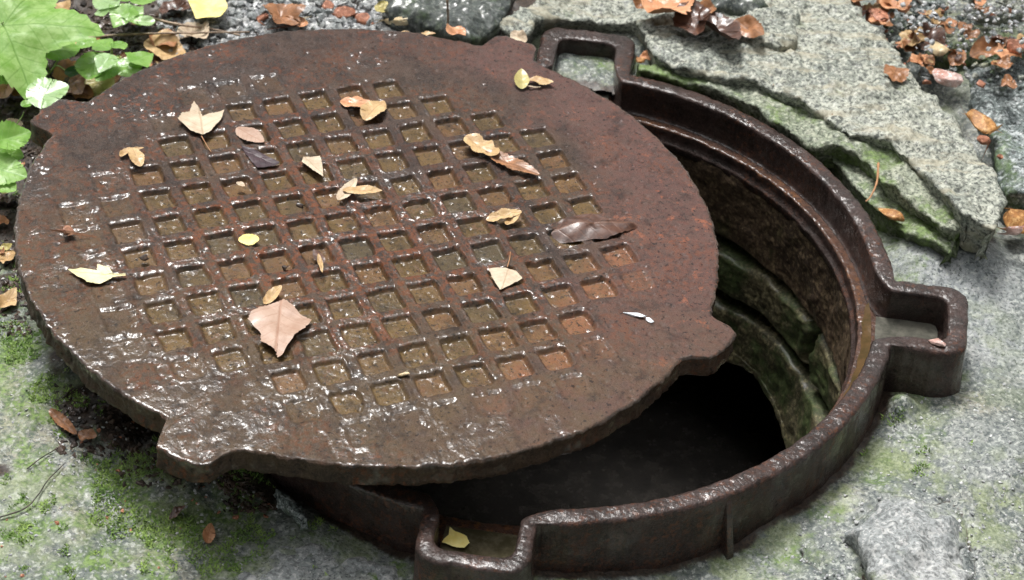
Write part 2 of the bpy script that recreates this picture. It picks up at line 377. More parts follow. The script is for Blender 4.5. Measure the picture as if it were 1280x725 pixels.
moss = blob(GX, GY, [(20, 470, .05, .85), (55, 500, .04, .8), (115, 625, .05, .7), (60, 660, .05, .55), (175, 640, .05, .75), (210, 690, .05, .7), (20, 600, .04, .5),
                     (300, 625, .05, .75), (250, 660, .04, .65), (400, 630, .03, .6), (580, 700, .02, .5), (1120, 720, .02, .6), (1130, 300, .03, .3), (1125, 505, .02, .5), (1200, 470, .025, .5), (1050, 560, .02, .35),
                     (130, 700, .06, .6), (160, 575, .03, .6)])
moss = np.maximum(moss, .50 * sstep(-.12, -.26, GX) * sstep(.10, -.1, GY)); moss = np.maximum(moss, .40 * sstep(.30, .36, np.hypot(GX, GY)) * sstep(.42, .36, np.hypot(GX, GY)))
dirt = blob(GX, GY, [(120, 530, .035, 1), (170, 555, .035, 1), (225, 590, .03, .9), (290, 600, .03, .9), (340, 615, .03, .75), (85, 480, .03, .7), (10, 300, .05, 1.2), (20, 380, .03, .9), (20, 200, .10, 1.4), (120, 120, .12, 1.6), (60, 60, .12, 1.4), (200, 60, .10, 1.4), (100, 200, .1, 1.3), (550, 20, .06, 1.2), (640, 40, .04, 1), (5, 610, .012, .8), (1225, 295, .02, .8)])
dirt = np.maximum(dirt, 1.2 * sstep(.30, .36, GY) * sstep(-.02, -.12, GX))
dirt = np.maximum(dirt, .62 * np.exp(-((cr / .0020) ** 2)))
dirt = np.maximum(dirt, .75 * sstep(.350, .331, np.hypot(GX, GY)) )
pale = blob(GX, GY, [(1140, 670, .055, 1), (1190, 340, .09, 1.1), (1240, 420, .06, .9), (385, 700, .055, .9), (470, 700, .04, .8), (800, 715, .03, .5), (1240, 560, .05, .55), (330, 710, .03, .6), (960, 690, .03, .6)])
lich = np.clip(.70 + .6 * fbm(GX, GY, .09, 3, 88) - pale * .6, 0, 1)
ny, nx = GX.shape
F = grid_faces(ny, nx)
V = np.stack([GX, GY, GZ], -1).reshape(-1, 3)
rr = np.hypot(V[:, 0], V[:, 1])
keep = (rr[F].max(1) > .329)
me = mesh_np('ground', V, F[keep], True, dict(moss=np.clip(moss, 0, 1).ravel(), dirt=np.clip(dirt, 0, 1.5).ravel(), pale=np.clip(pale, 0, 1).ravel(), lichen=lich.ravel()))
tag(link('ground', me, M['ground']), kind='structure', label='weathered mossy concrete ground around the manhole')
def gz(p): return float(ground_z(p[0], p[1]))
def on_ground(u, v, lift=0.0):
    z = -.055
    for _ in range(6):
        p = spot(u, v, z + lift); z = gz(p)
    return spot(u, v, z + lift)

# ------------------------------------------------------------------ manhole frame
LUGS = [86, -5, -94, 176]
LUG_OUT = {86: (.3990, .0505), -5: (.3940, .0475), -94: (.3830, .0465), 176: (.391, .048)}
LUG_IN = {86: (.3770, .0305), -5: (.3755, .0300), -94: (.3670, .0325), 176: (.3735, .0315)}
def loop_xy(rad, dims, rc, nn=2200):
    """closed outline: circle with four rounded rectangular lugs, resampled evenly"""
    th = np.linspace(0, 2 * np.pi, 20000, endpoint=False)
    r = np.full(th.shape, rad)
    for a in LUGS:
        reach, hw = dims[a]
        d = (th - R(a) + np.pi) % (2 * np.pi) - np.pi
        # ray against a rounded rectangle
        best = np.zeros(th.shape)
        c, s = np.cos(d), np.abs(np.sin(d))
        with np.errstate(divide='ignore', invalid='ignore'):
            r1 = np.where(c > .3, reach / c, 0); ok1 = (r1 * s <= hw - rc)
            r2 = np.where(s > 1e-6, hw / s, 9); ok2 = (r2 * c <= reach - rc) & (c > .3)
            cx, cy = reach - rc, hw - rc
            bq = c * cx + s * cy; disc = bq * bq - (cx * cx + cy * cy - rc * rc)
            r3 = np.where((disc > 0) & (c > .3), bq + np.sqrt(np.maximum(disc, 0)), 0)
        rl = np.where(ok1, r1, np.where(ok2, r2, r3)); rl = np.where(c > .3, rl, 0)
        r = np.maximum(r, np.minimum(rl, reach * 1.1))
    x, y = r * np.cos(th), r * np.sin(th)
    # arc-length resample
    def resample(x, y, k):
        dx = np.diff(np.r_[x, x[0]]); dy = np.diff(np.r_[y, y[0]]); L = np.r_[0, np.cumsum(np.hypot(dx, dy))]
        t = np.linspace(0, L[-1], k, endpoint=False)
        return np.interp(t, L, np.r_[x, x[0]]), np.interp(t, L, np.r_[y, y[0]])
    x, y = resample(x, y, 8000)
    k = 14; ker = np.hanning(2 * k + 1); ker /= ker.sum()          # soften the roots
    x = np.convolve(np.r_[x[-k:], x, x[:k]], ker, 'valid'); y = np.convolve(np.r_[y[-k:], y, y[:k]], ker, 'valid')
    return resample(x, y, nn)
NF = 2600
ox, oy = loop_xy(.330, LUG_OUT, .021, NF)
ix, iy = loop_xy(.3120, LUG_IN, .011, 9000)
# match inner outline to the outer one, nearest along the outline's inward side, kept monotone
fo = np.arctan2(oy, ox); fi = np.arctan2(iy, ix)
idx = np.zeros(NF, int)
start = int(np.argmin((ix - ox[0]) ** 2 + (iy - oy[0]) ** 2)); cur = start
for k in range(NF):
    cand = (cur + np.arange(0, 60)) % 9000 if k else np.array([start])
    j = int(np.argmin((ix[cand] - ox[k]) ** 2 + (iy[cand] - oy[k]) ** 2)); cur = int(cand[j]); idx[k] = cur
fx, fy = ix[idx].astype(float), iy[idx].astype(float)
ker = np.hanning(13); ker /= ker.sum()
fx = np.convolve(np.r_[fx[-6:], fx, fx[:6]], ker, 'valid'); fy = np.convolve(np.r_[fy[-6:], fy, fy[:6]], ker, 'valid')
tx = np.roll(ox, -1) - np.roll(ox, 1); ty = np.roll(oy, -1) - np.roll(oy, 1); tl = np.hypot(tx, ty); nxo, nyo = ty / tl, -tx / tl
ox = ox + nxo * fbm(ox * 3, oy * 3, .03, 3, 5) * .0009; oy = oy + nyo * fbm(ox * 3, oy * 3, .03, 3, 6) * .0009
wx, wy = fx - ox, fy - oy; wl = np.hypot(wx, wy); wx, wy = wx / wl, wy / wl
ro = np.hypot(ox, oy)
inlug = sstep(.332, .345, ro)
rings = []; at_rim = []
def ring(x, y, z, a=0.): rings.append((x, y, np.broadcast_to(z, x.shape).astype(float))); at_rim.append(np.full(x.shape, a))
# outside wall, bottom to top; under the lugs the casting ends in a sloping underside
botz = -.115 + inlug * (.115 - .073) + sstep(.36, .391, ro) * .018
ring(ox * .5 + fx * .5, oy * .5 + fy * .5, botz)
for t in (0, .15, .35, .55, .72, .86, .94):
    z = botz + (-.004 - botz) * t
    flare = .0035 * (1 - t) ** 1.5
    ring(ox + nxo * flare, oy + nyo * flare, z)
ring(ox, oy, -.004)
for a in (18, 40, 65, 90):
    ring(ox + wx * .0042 * (1 - math.cos(R(a))), oy + wy * .0042 * (1 - math.cos(R(a))), -.0042 + .0042 * math.sin(R(a)), 1)
for t in (.12, .3, .5, .7, .88):
    q = .0042 + (wl - .0042 - .003) * t
    ring(ox + wx * q, oy + wy * q, .0004 * math.sin(t * 3.1), 1)
for a in (90, 60, 30, 0):
    q = wl - .003 + .003 * math.cos(R(a)); ring(ox + wx * q, oy + wy * q, -.003 + .003 * math.sin(R(a)), .6)
drop = .0075
for t in (.2, .45, .7, .88):
    ring(fx, fy, -.003 - t * (.0245 + drop))
for a in (30, 60, 90):
    rc1 = .0045 * (1 - math.cos(R(a)))
    ring(fx * (1 - rc1 / np.hypot(fx, fy)), fy * (1 - rc1 / np.hypot(fx, fy)), -.003 - (.0245 + drop) + .0045 * (1 - math.sin(R(a))) - .0015)
# seat: from the inner outline in to the seat circle, by angle
rf = np.hypot(fx, fy); ux, uy = fx / rf, fy / rf
SEAT = .3010
for t in (.15, .35, .6, .8, .93):
    rr_ = rf + (SEAT - rf) * t
    ring(ux * rr_, uy * rr_, -.0290 - drop + .0010 * t)
for a in (70, 35, 0):
    ring(ux * (SEAT - .002 * math.cos(R(a))), uy * (SEAT - .002 * math.cos(R(a))), -.0285 - drop - .0015 + .002 * math.sin(R(a)))
for z, r_ in ((-.043, .2988), (-.049, .2985), (-.050, .2955), (-.052, .2950), (-.056, .2955), (-.060, .2965), (-.062, .31)):
    ring(ux * r_, uy * r_, z)
X = np.array([r[0] for r in rings]); Y = np.array([r[1] for r in rings]); Z = np.array([r[2] for r in rings])
# cast iron unevenness
nz = fbm(X, Y, .012, 3, 61) * .00045 + fbm(X + Z, Y - Z, .004, 3, 62) * .00035
Z = Z + nz
rad = np.hypot(X, Y); nn_ = fbm(np.arctan2(Y, X) * .33, Z * 1.0, .010, 4, 63) * .0006
X = X * (1 + nn_ / rad); Y = Y * (1 + nn_ / rad)
V = np.stack([X, Y, Z], -1).reshape(-1, 3)
F = grid_faces(len(rings), NF, True)
frame_root = tag(empty('manhole_ring', (0, 0, -.075)), 'rusty cast iron manhole ring with open pocket lugs set into mossy concrete', 'manhole ring')
V[:, 2] += .075
mid_i = 23
split = (len(rings) - 15)
ff = F.reshape(-1, NF, 4)
fm = mesh_np('ring_casting', V, F[:, ::-1], True)
fm.materials.append(M['frame']); fm.materials.append(M['seat'])
mi = np.zeros((len(rings) - 1, NF), np.int32); mi[29:36, :] = 1
fm.polygons.foreach_set('material_index', mi.ravel())
fc = link('ring_casting', fm, None, frame_root)

def puddle(name, pts, z, mat, parent=None):
    V = [(p[0], p[1], z) for p in pts]; c = np.mean(V, 0)
    V = np.array([tuple(c)] + V); n_ = len(pts)
    F = np.array([(0, 1 + i, 1 + (i + 1) % n_) for i in range(n_)])
    return link(name, mesh_np(name, V, F, True), mat, parent)
# golden rainwater lying on the seat at the right, and in the two open lug pockets
angs = np.radians(np.linspace(-36, 4, 60))
out_ = [(.3112 * math.cos(a), .3112 * math.sin(a)) for a in angs]; tp_ = [min(1, 7 * i / 59, 7 * (59 - i) / 59) ** .5 * (.94 + .06 * math.sin(i * .9)) for i in range(60)]
inn_ = [((.3112 - .0092 * q) * math.cos(a), (.3112 - .0092 * q) * math.sin(a)) for a, q in zip(angs, tp_)]
V = np.array([(x, y, -.0338 + .075) for x, y in out_ + inn_]); n_ = len(out_)
F = np.array([(i, n_ + i, n_ + i + 1, i + 1) for i in range(n_ - 1)])
link('seat_water', mesh_np('seat_water', V, F), M['puddle'], frame_root)
def pocket_pool(ang, z, mat, hw=.0305, r0=.3125, r1=.3715):
    a = R(ang); u = Vector((math.cos(a), math.sin(a))); v = Vector((-u.y, u.x)); pts = []
    for (p, q) in [(r0 + .002, -hw + .001), (r1 - .008, -hw), (r1 - .002, -hw + .003), (r1, -hw + .010), (r1, hw - .010), (r1 - .002, hw - .003), (r1 - .008, hw), (r0 + .002, hw - .001)]:
        w = u * p + v * q; pts.append((w.x, w.y))
    puddle('pocket_water', pts, z + .075, mat, frame_root)
pocket_pool(-94, -.0300, M['pool']); pocket_pool(-5, -.0335, M['pool2']); pocket_pool(86, -.0335, M['pool2'])
# casting gussets on the outer wall
for ang in (-57.5, 33, 123, -147):
    a = R(ang); u = np.array([math.cos(a), math.sin(a)]); v = np.array([-u[1], u[0]]); h = .0042
    prof = [(.327, -.008), (.3305, -.008), (.334, -.020), (.3435, -.060), (.344, -.110), (.327, -.110)]
    vv = []
    for s in (-1, 1):
        for (p, z) in prof:
            hh = h * (0.7 + 3.0 * max(0, (-z - .02)) ) ; w = u * p + v * s * hh; vv.append((w[0], w[1], z + .075))
    k = len(prof); faces = [tuple(range(k)), tuple(range(2 * k - 1, k - 1, -1))] + [(i, i + k, (i + 1) % k + k, (i + 1) % k) for i in range(k)]
    g = bpy.data.meshes.new('gusset'); g.from_pydata(vv, [], faces); g.update()
    o = link('gusset', g, M['frame'], frame_root)
    b = o.modifiers.new('b', 'BEVEL'); b.width = .0012; b.segments = 2

# ------------------------------------------------------------------ shaft under the frame
na = 900
th = np.linspace(0, 2 * np.pi, na, endpoint=False)
def shaft_band(name, z0, z1, nzr, rf_, mat, kind=True, th_=th, wrap=True, amp=.004, seed=5):
    zz = np.linspace(z0, z1, nzr)
    T, ZZ = np.meshgrid(th_, zz)
    RR = rf_(T, ZZ) + fbm(T * .3, ZZ, .03, 5, seed) * amp + fbm(T * .3, ZZ, .008, 3, seed + 3) * amp * .3
    V = np.stack([RR * np.cos(T), RR * np.sin(T), ZZ], -1).reshape(-1, 3)
    return mesh_np(name, V, grid_faces(nzr, len(th_), wrap), True)
shaft = tag(link('shaft_wall', shaft_band('shaft_wall', -.054, -.152, 60, lambda T, z: .2995 - .003 * sstep(-.15, -.06, z) + .014 * sstep(-.136, -.148, z + .004 * np.sin(T * 2 + 1)), M['shaft_rust'], amp=.0026), M['shaft_rust']), kind='structure', label='rough rust-stained render lining the top of the shaft')
link('shaft_core', shaft_band('shaft_core', -.145, -1.05, 60, lambda T, z: .345 + .40 * sstep(-.335, -.40, z), M['shaft_moss'], amp=.01), M['shaft_moss'], shaft)
# mossy blocks in courses below it
def wall_stone(t0, t1, z0, z1, bulge, seed, tilt=0.0):
    n1, n2 = 90, 60
    A, B = np.meshgrid(np.linspace(0, 1, n1), np.linspace(0, 1, n2))
    e = 1 - np.maximum(np.abs(A * 2 - 1), np.abs(B * 2 - 1)) ** 6
    ed = np.minimum(np.minimum(A, 1 - A) * (t1 - t0) * .3, np.minimum(B, 1 - B) * (z0 - z1))
    prof = 1 - np.clip(1 - ed / .012, 0, 1) ** 2.4
    T = t0 + (t1 - t0) * A + fbm(A + seed, B, .3, 3, seed) * .025; ZZ = z0 + (z1 - z0) * B + tilt * (A - .5) + fbm(A, B + seed, .3, 3, seed + 1) * (.005 + .022 * B * (z1 < -.3))
    RR = .345 - prof * (.345 - .300 + bulge * (.4 + B)) + fbm(T * .3, ZZ * .7, .07, 3, seed + 2) * .0045 + fbm(T * .3, ZZ, .012, 4, seed + 4) * .0016
    V = np.stack([RR * np.cos(T), RR * np.sin(T), ZZ], -1).reshape(-1, 3)
    return link('wall_stone', mesh_np('wall_stone', V, grid_faces(n2, n1), True), M['shaft_moss'], shaft)
sd = 100
for ci, (z0, z1, offs, bul) in enumerate([(-.148, -.214, .35, -.002), (-.217, -.302, -.15, .010)]):
    t = offs - math.pi * .5
    while t < offs + math.pi * 1.5 - .3:
        w = random.uniform(.75, 1.05)
        wall_stone(t + .004, t + w - .004, z0, z1, bul + random.uniform(-.003, .005), sd, random.uniform(-.008, .008)); sd += 9; t += w
cv = [(0, 0, -.42)] + [(.74 * math.cos(a), .74 * math.sin(a), -.42) for a in np.linspace(0, 2 * math.pi, 64, endpoint=False)]
tag(link('shaft_water', mesh_np('shaft_water', np.array(cv), np.array([(0, 1 + i, 1 + (i + 1) % 64) for i in range(64)])), M['deep']), kind='structure', label='still dark water at the bottom of the shaft')

# ------------------------------------------------------------------ manhole cover
CC = Vector((-.14965, -.0249, .0543))
CR = Matrix(((.88616, -.45933, .06117), (.4595, .8881, .01205), (-.05986, .01743, .99805)))
CN = CR.col[2].copy()
def on_cover(u, v, lift=0.0):
    d = ray(u, v); o = CC + CN * lift; t = (o - CAM_POS).dot(CN) / d.dot(CN); return CAM_POS + d * t
PITCH = .03716; GX0, GY0 = -.1383, .15266
outl = [(48, .3150), (48.9, .3300), (48.4, .3400), (47.0, .3445), (44.5, .3440), (41.9, .3440), (40.9, .3400), (40.4, .3280), (39.6, .3180), (38.0, .3142)]
lugp = {}
pts = []
def addl(l): pts.extend(l)
addl([(-141.2, .3145), (-140.6, .3230), (-139.9, .3350), (-139.2, .3440), (-137, .3460), (-133.5, .3465), (-131.6, .3420), (-130.9, .3300), (-129.9, .3215), (-128.6, .3170), (-126, .3150)])
addl([(-55.5, .3140), (-52.7, .3145), (-51.5, .3190), (-50.9, .3250), (-50.1, .3340), (-47.5, .3390), (-45.0, .3412), (-42.9, .3410), (-41.9, .3350), (-41.3, .3230), (-40.3, .3150)])
addl([(38.0, .3150), (39.6, .3185), (40.4, .3280), (40.9, .3390), (41.9, .3445), (44.5, .3440), (47.0, .3445), (48.4, .3400), (48.9, .3310), (49.6, .3160)])
addl([(129.5, .3150), (130.3, .3200), (130.9, .3330), (131.8, .3385), (135.4, .3425), (138.7, .3420), (139.6, .3350), (140.2, .3200), (140.8, .3130)])
pa = np.array(pts); 
nth, nr = 1500, 236
T = np.linspace(-np.pi, np.pi, nth, endpoint=False)
# fill in the plain arcs so interpolation stays on the circle
fill = [(a, .3140) for a in np.arange(-180, 181, 1.5) if min(abs(a - b) for b, _ in pts) > 1.3 and not any(p0 < a < p1 for p0, p1 in ((-141.2, -126), (-55.5, -40.3), (38, 49.6), (129.5, 140.8)))]
allp = np.array(sorted(pts + fill)); RB = np.interp(np.degrees(T), allp[:, 0], allp[:, 1], period=360)
RB = RB + fbm(np.cos(T), np.sin(T), .05, 4, 71) * .0010 + fbm(np.cos(T), np.sin(T), .016, 4, 72) * .0011
# worn notch on the lower right edge
def prof_r(u): return u
U = np.linspace(0.002, 1, nr)
rin = U * (.3105)
Rg = np.zeros((nr, nth)); 
outer_w = sstep(.90, 1.0, U)[:, None]
Rg = (U[:, None]) * .3105 * (1 - outer_w) + outer_w * (RB[None, :] - .0032) * (.93 + .07 * U[:, None] ** 1) / 1.0
Rg[-1] = RB - .0032
Rg = np.maximum.accumulate(Rg, 0)
Xc = Rg * np.cos(T)[None]; Yc = Rg * np.sin(T)[None]
u_ = (Xc - GX0) / PITCH; v_ = -(Yc - GY0) / PITCH
wx_ = fbm(Xc, Yc, .012, 3, 81) * .0010; wy_ = fbm(Xc, Yc, .012, 3, 82) * .0010
ci = np.round(u_); cj = np.round(v_)
cd = np.hypot(ci - 3.5, cj - 4.5)
idr = _h(ci.astype(np.int64), cj.astype(np.int64), 5); idr2 = _h(ci.astype(np.int64), cj.astype(np.int64), 9)
dx = np.abs((u_ - ci) * PITCH + wx_); dy = np.abs((v_ - cj) * PITCH + wy_)
ha = .0128 + (idr - .5) * .0012
rc_ = .0022 + .0035 * sstep(5.0, 6.2, np.hypot(ci - 3.5, cj - 4.5)) * (cj > 7)
qx = np.maximum(dx - (ha - rc_), 0); qy = np.maximum(dy - (ha - rc_), 0)
sd_ = np.hypot(qx, qy) - rc_ + np.minimum(np.maximum(dx - (ha - rc_), dy - (ha - rc_)), 0)
full = (cd < 6.1)
wornl = sstep(-.02, -.2, Xc * .8 + Yc * .6)                        # worn side, lower left
depth = np.where(full, .0048 - .0012 * wornl + (idr2 - .5) * .0010, 0)
ghost = (cd >= 6.1) & (cd < 7.1) & ((ci < -1) | (cj > 9) | ((cj < 0) & (ci < 4)))
depth = np.where(ghost, .0004 + .0006 * idr2 * idr, depth)
# ghosts and outermost missing corners
for (a, b) in [(1, -1), (-2, 2), (-2, 8), (0, 10), (7, 10), (9, 8)]:
    depth = np.where((ci == a) & (cj == b), .0011, depth)
pk = sstep(.0014, -.0018, sd_)
H = -depth * pk
H = H + np.where(full | ghost, 1, 0) * .00035 * np.exp(-((sd_ - .002) / .0014) ** 2)   # slight lip of the casting round each pocket
rough_amt = .8 + .9 * wornl + .3 * sstep(.2, .31, Rg)
farside = (v_ - cj) < 0
edge_y = dy - ha
shoulder = np.where(farside & (full | ghost) & (dx < ha * 1.05), sstep(.0052, .0002, edge_y) * sstep(-.003, -.001, edge_y), 0) * sstep(-.6, .1, fbm(Xc, Yc, .008, 3, 99) + .35 * wornl)
H = H - shoulder * .0012 - .0005 * sstep(.35, .5, np.abs(fbm(Xc * .6 + Yc * .2, Yc - Xc * .2, .020, 3, 141))) * wornl * (1 - pk) * sstep(.17, .22, Rg)
H = H + fbm(Xc, Yc, .030, 4, 91) * .00022 * rough_amt + fbm(Xc, Yc, .0045, 2, 92) * .00013 * rough_amt * (1 - pk * .5)
pits, pid = cells(Xc, Yc, .011, 3)
H = H - (pid > .60) * .0012 * np.exp(-(pits / .17) ** 2)
H = H + fbm(Xc, Yc, .12, 2, 95) * .0006
deepfrac = np.clip(-H / .004, 0, 1)
pkt = pk * np.clip(depth / .003, 0, 1)
# the silted border strip inside the right of the pattern
tone = np.clip(sstep(-.10, .22, Xc * .80 - Yc * .05 + .35 * np.maximum(Rg - .2, 0) + fbm(Xc, Yc, .06, 3, 33) * .03) * sstep(.10, .26, Rg + .06 * fbm(Xc, Yc, .05, 3, 44)), 0, 1)
# world-left of the cover is browner
wxl = CR[0][0] * Xc + CR[0][1] * Yc; wyl = CR[1][0] * Xc + CR[1][1] * Yc
tone = np.clip(sstep(.02, .20, wxl + .04 * fbm(Xc, Yc, .07, 3, 33)) * sstep(.14, .27, Rg + .05 * fbm(Xc, Yc, .05, 3, 44)) + .5 * sstep(.12, .3, wyl) * sstep(.2, .3, Rg) * sstep(-.2, .1, wxl), 0, 1)
brown = np.clip(sstep(.0, -.22, wyl) * .8 + .6 * np.exp(-((Rg - .15) / .08) ** 2) * sstep(.4, -.4, fbm(Xc, Yc, .07, 3, 21)) + .5 * sstep(-.16, -.26, wxl) * sstep(.1, -.1, wyl), 0, 1)
redbar = np.clip(np.exp(-((wxl + .04) ** 2 + (wyl + .03) ** 2) / .13 ** 2) * 1.1 + .5 * fbm(Xc, Yc, .05, 3, 12), 0, 1)
orange = np.clip(sstep(.165, .215, wxl * .95 - wyl * .35), 0, 1) * (.55 + .45 * idr)
orange = np.maximum(orange, (idr2 > .8) * .25)
wet = np.clip(.33 + .18 * wornl - .30 * tone + .45 * fbm(Xc, Yc, .04, 4, 66) + 1.2 * sstep(.02, .3, shoulder), 0, 1.4)
rowsX = [Xc]; rowsY = [Yc]; rowsZ = [H]
cellv = idr * .6 + .4 * _h(cj.astype(np.int64), ci.astype(np.int64), 23)
attrs = dict(cellv=[cellv], pocket=[pkt], tone=[tone], brown=[brown], redbar=[redbar], orange=[orange], wet=[wet])
def addring(r, z, **kw):
    rowsX.append((r * np.cos(T))[None]); rowsY.append((r * np.sin(T))[None]); rowsZ.append(np.broadcast_to(z, T.shape)[None].astype(float))
    for k in attrs: attrs[k].append(np.full((1, nth), kw.get(k, {'brown': .35, 'wet': .45}.get(k, 0.))))
bev = .0024
for a in (25, 50, 75):
    zz_ = H[-1] * (1 - a / 90) - bev * (1 - math.cos(R(a)))
    addring(RB - bev + bev * math.sin(R(a)), zz_, wet=.75)
for t in (0, .2, .4, .6, .8, 1):
    z = -bev - t * .0185
    addring(RB + fbm(np.cos(T) + t, np.sin(T) + t, .03, 4, 97) * .0013 - .0012 * math.sin(t * 3.14), z)
for r_, z in ((.985, -.0235), (.95, -.0245)): addring(RB * r_, z)
for r_, z in ((.262, -.024), (.258, -.028), (.257, -.0435), (.247, -.0435), (.246, -.022), (.12, -.022), (.005, -.022)): addring(np.full(nth, r_), z)
X = np.concatenate(rowsX); Y = np.concatenate(rowsY); Z = np.concatenate(rowsZ)
V = np.stack([X, Y, Z], -1).reshape(-1, 3)
F = grid_faces(len(X), nth, True)
cme = mesh_np('manhole_cover', V, F, True, {k: np.concatenate(a).ravel() for k, a in attrs.items()})
cover = link('manhole_cover', cme, M['cover'])
cm = CR.to_4x4(); cm.translation = CC; cover.matrix_world = cm
tag(cover, 'round rusty wet cast iron manhole cover with square pockets, slid half off its hole', 'manhole cover')

# ------------------------------------------------------------------ rocks
def slab(name, outline_px, ztop, thick, undercut, mat, seed, label, cat='rock', group=None, step=.0026, wob_=.004, round_=.012, tilt=None, amp=1.0, parent=None):
    P = [tuple(spot(u, v, ztop)[:2]) for u, v in outline_px]
    P = np.array(P); lo = P.min(0) - .05; hi = P.max(0) + .05
    gx = np.arange(lo[0], hi[0], step); gy = np.arange(lo[1], hi[1], step)
    X, Y = np.meshgrid(gx, gy)
    wxx = fbm(X, Y, .03, 4, seed) * wob_; wyy = fbm(X, Y, .03, 4, seed + 5) * wob_
    QX, QY = X + wxx, Y + wyy
    d = np.full(X.shape, 9.0); inside = np.zeros(X.shape, bool)
    for k in range(len(P)):
        a = P[k - 1]; b = P[k]; ex, ey = b - a
        t = np.clip(((QX - a[0]) * ex + (QY - a[1]) * ey) / (ex * ex + ey * ey + 1e-12), 0, 1)
        d = np.minimum(d, np.hypot(QX - a[0] - t * ex, QY - a[1] - t * ey))
        cond = ((a[1] > QY) != (b[1] > QY)) & (QX < (b[0] - a[0]) * (QY - a[1]) / (b[1] - a[1] + 1e-12) + a[0])
        inside ^= cond
    D = np.where(inside, d, -d)
    gyy, gxx = np.gradient(D, step); gl = np.hypot(gxx, gyy) + 1e-6; gxx /= gl; gyy /= gl
    W = .016
    t = np.clip(-D / W, 0, 1)
    rnd = 1 - np.clip(1 - np.maximum(D, 0) / round_, 0, 1) ** 2
    Zt = ztop + fbm(X, Y, .10, 4, seed + 9) * .008 * amp + fbm(X, Y, .022, 5, seed + 11) * .0042 * amp - np.abs(fbm(X * .7 + Y, Y * .7 - X, .035, 4, seed + 12)) * .004 * amp + fbm(X, Y, .007, 3, seed + 13) * .0018 * amp
    al = X * .80 - Y * .60; ac = X * .60 + Y * .80 + fbm(X, Y, .08, 3, seed + 31) * .02
    if thick > .029 and len(P) > 18:
        q = ac / .017 + fbm(al * .3, ac, .03, 3, seed + 33) * .5; fq = q - np.floor(q)
        Zt = Zt + .0036 * (sstep(0, .16, fq) - fq) * sstep(.2, -.3, fbm(al * .4, ac, .05, 2, seed + 35))
    if seed == 200: Zt = Zt - .024 * np.exp(-((X - .03) ** 2 + (Y - .43) ** 2) / .065 ** 2)      # the slab dips where the rear lug meets it
    if tilt: c = P.mean(0); Zt = Zt + tilt[0] * (X - c[0]) + tilt[1] * (Y - c[1])
    Z = Zt - (1 - rnd) * round_ * .55
    Z = Z - t * thick + (D < 0) * fbm(X, Y, .006, 3, seed + 41) * .003
    shift = np.where(D < 0, (-D) + undercut * np.sqrt(t) + .0022 * fbm(X, Y, .018, 3, seed + 20), 0)
    Xn = X + gxx * shift; Yn = Y + gyy * shift
    ny_, nx_ = X.shape; F = grid_faces(ny_, nx_)
    keep = (D.ravel()[F].max(1) > -W)
    V = np.stack([Xn, Yn, Z], -1).reshape(-1, 3)
    F = F[keep]; used = np.unique(F); mp = np.zeros(len(V), np.int32); mp[used] = np.arange(len(used))
    V = V[used]; F = mp[F]; c = np.array([P.mean(0)[0], P.mean(0)[1], ztop - thick]); V = V - c
    o = link(name, mesh_np(name, V, F, True), mat, parent); o.location = c
    if parent is None: tag(o, label, cat, group)
    return o
S1 = [(622, 33), (650, 46), (662, 42), (672, 26), (688, 12), (740, 9), (786, 14), (802, 30), (808, 52), (818, 68), (850, 82), (905, 97), (946, 103), (1006, 124), (1024, 134), (1046, 150), (1066, 168), (1110, 176), (1132, 196), (1158, 222), (1187, 251), (1208, 269), (1242, 280), (1256, 264), (1266, 246), (1245, 205), (1218, 172), (1190, 140), (1160, 110), (1130, 78), (1100, 45), (1068, 8), (1040, -60), (760, -60), (690, -20), (650, 6)]
slab('rock_slab', S1, .019, .040, .010, M['slab'], 200, 'long pale lichen-covered rock slab running down behind the manhole to the right', 'rock', tilt=(.0, .02), amp=.9, round_=.006)
S2 = [(796, 78), (850, 84), (930, 100), (1010, 120), (1070, 150), (1140, 190), (1200, 250), (1212, 276), (1188, 286), (1171, 276), (1153, 260), (1126, 244), (1103, 229), (1090, 214), (1078, 200), (1046, 188), (1022, 186), (1000, 176), (960, 148), (920, 124), (880, 108), (830, 96), (800, 92)]
slab('rock_slab', S2, .004, .034, .010, M['slab_moss'], 230, 'green mossy rock ledge wedged under the long pale slab beside the frame rim', 'rock', tilt=(-.03, 0), amp=.75, round_=.005)
S3 = [(960, 150), (1020, 165), (1080, 190), (1110, 225), (1150, 250), (1200, 290), (1190, 309), (1166, 297), (1137, 288), (1110, 272), (1088, 250), (1062, 218), (1030, 190), (990, 165)]
slab('rock_slab', S3, -.012, .030, .010, M['slab_moss'], 260, 'lowest thin mossy stone layer just above the orange chip by the frame', 'rock', tilt=(-.05, 0), amp=.7, round_=.004)
# dark wet boulder behind the cover, top centre
slab('boulder', [(468, -40), (655, -40), (640, -4), (628, 18), (610, 30), (585, 38), (560, 30), (540, 20), (505, 10), (480, 8)], .012, .05, .006, M['dark_rock'], 300, 'dark wet boulder at the top centre behind the cover', 'rock', round_=.02)
slab('stone', [(545, 24), (575, 12), (588, 22), (584, 36), (556, 38), (543, 34)], -.008, .02, .002, M['blue_rock'], 320, 'small grey-white stone under the dark boulder behind the cover', 'stone', step=.0018, round_=.008)
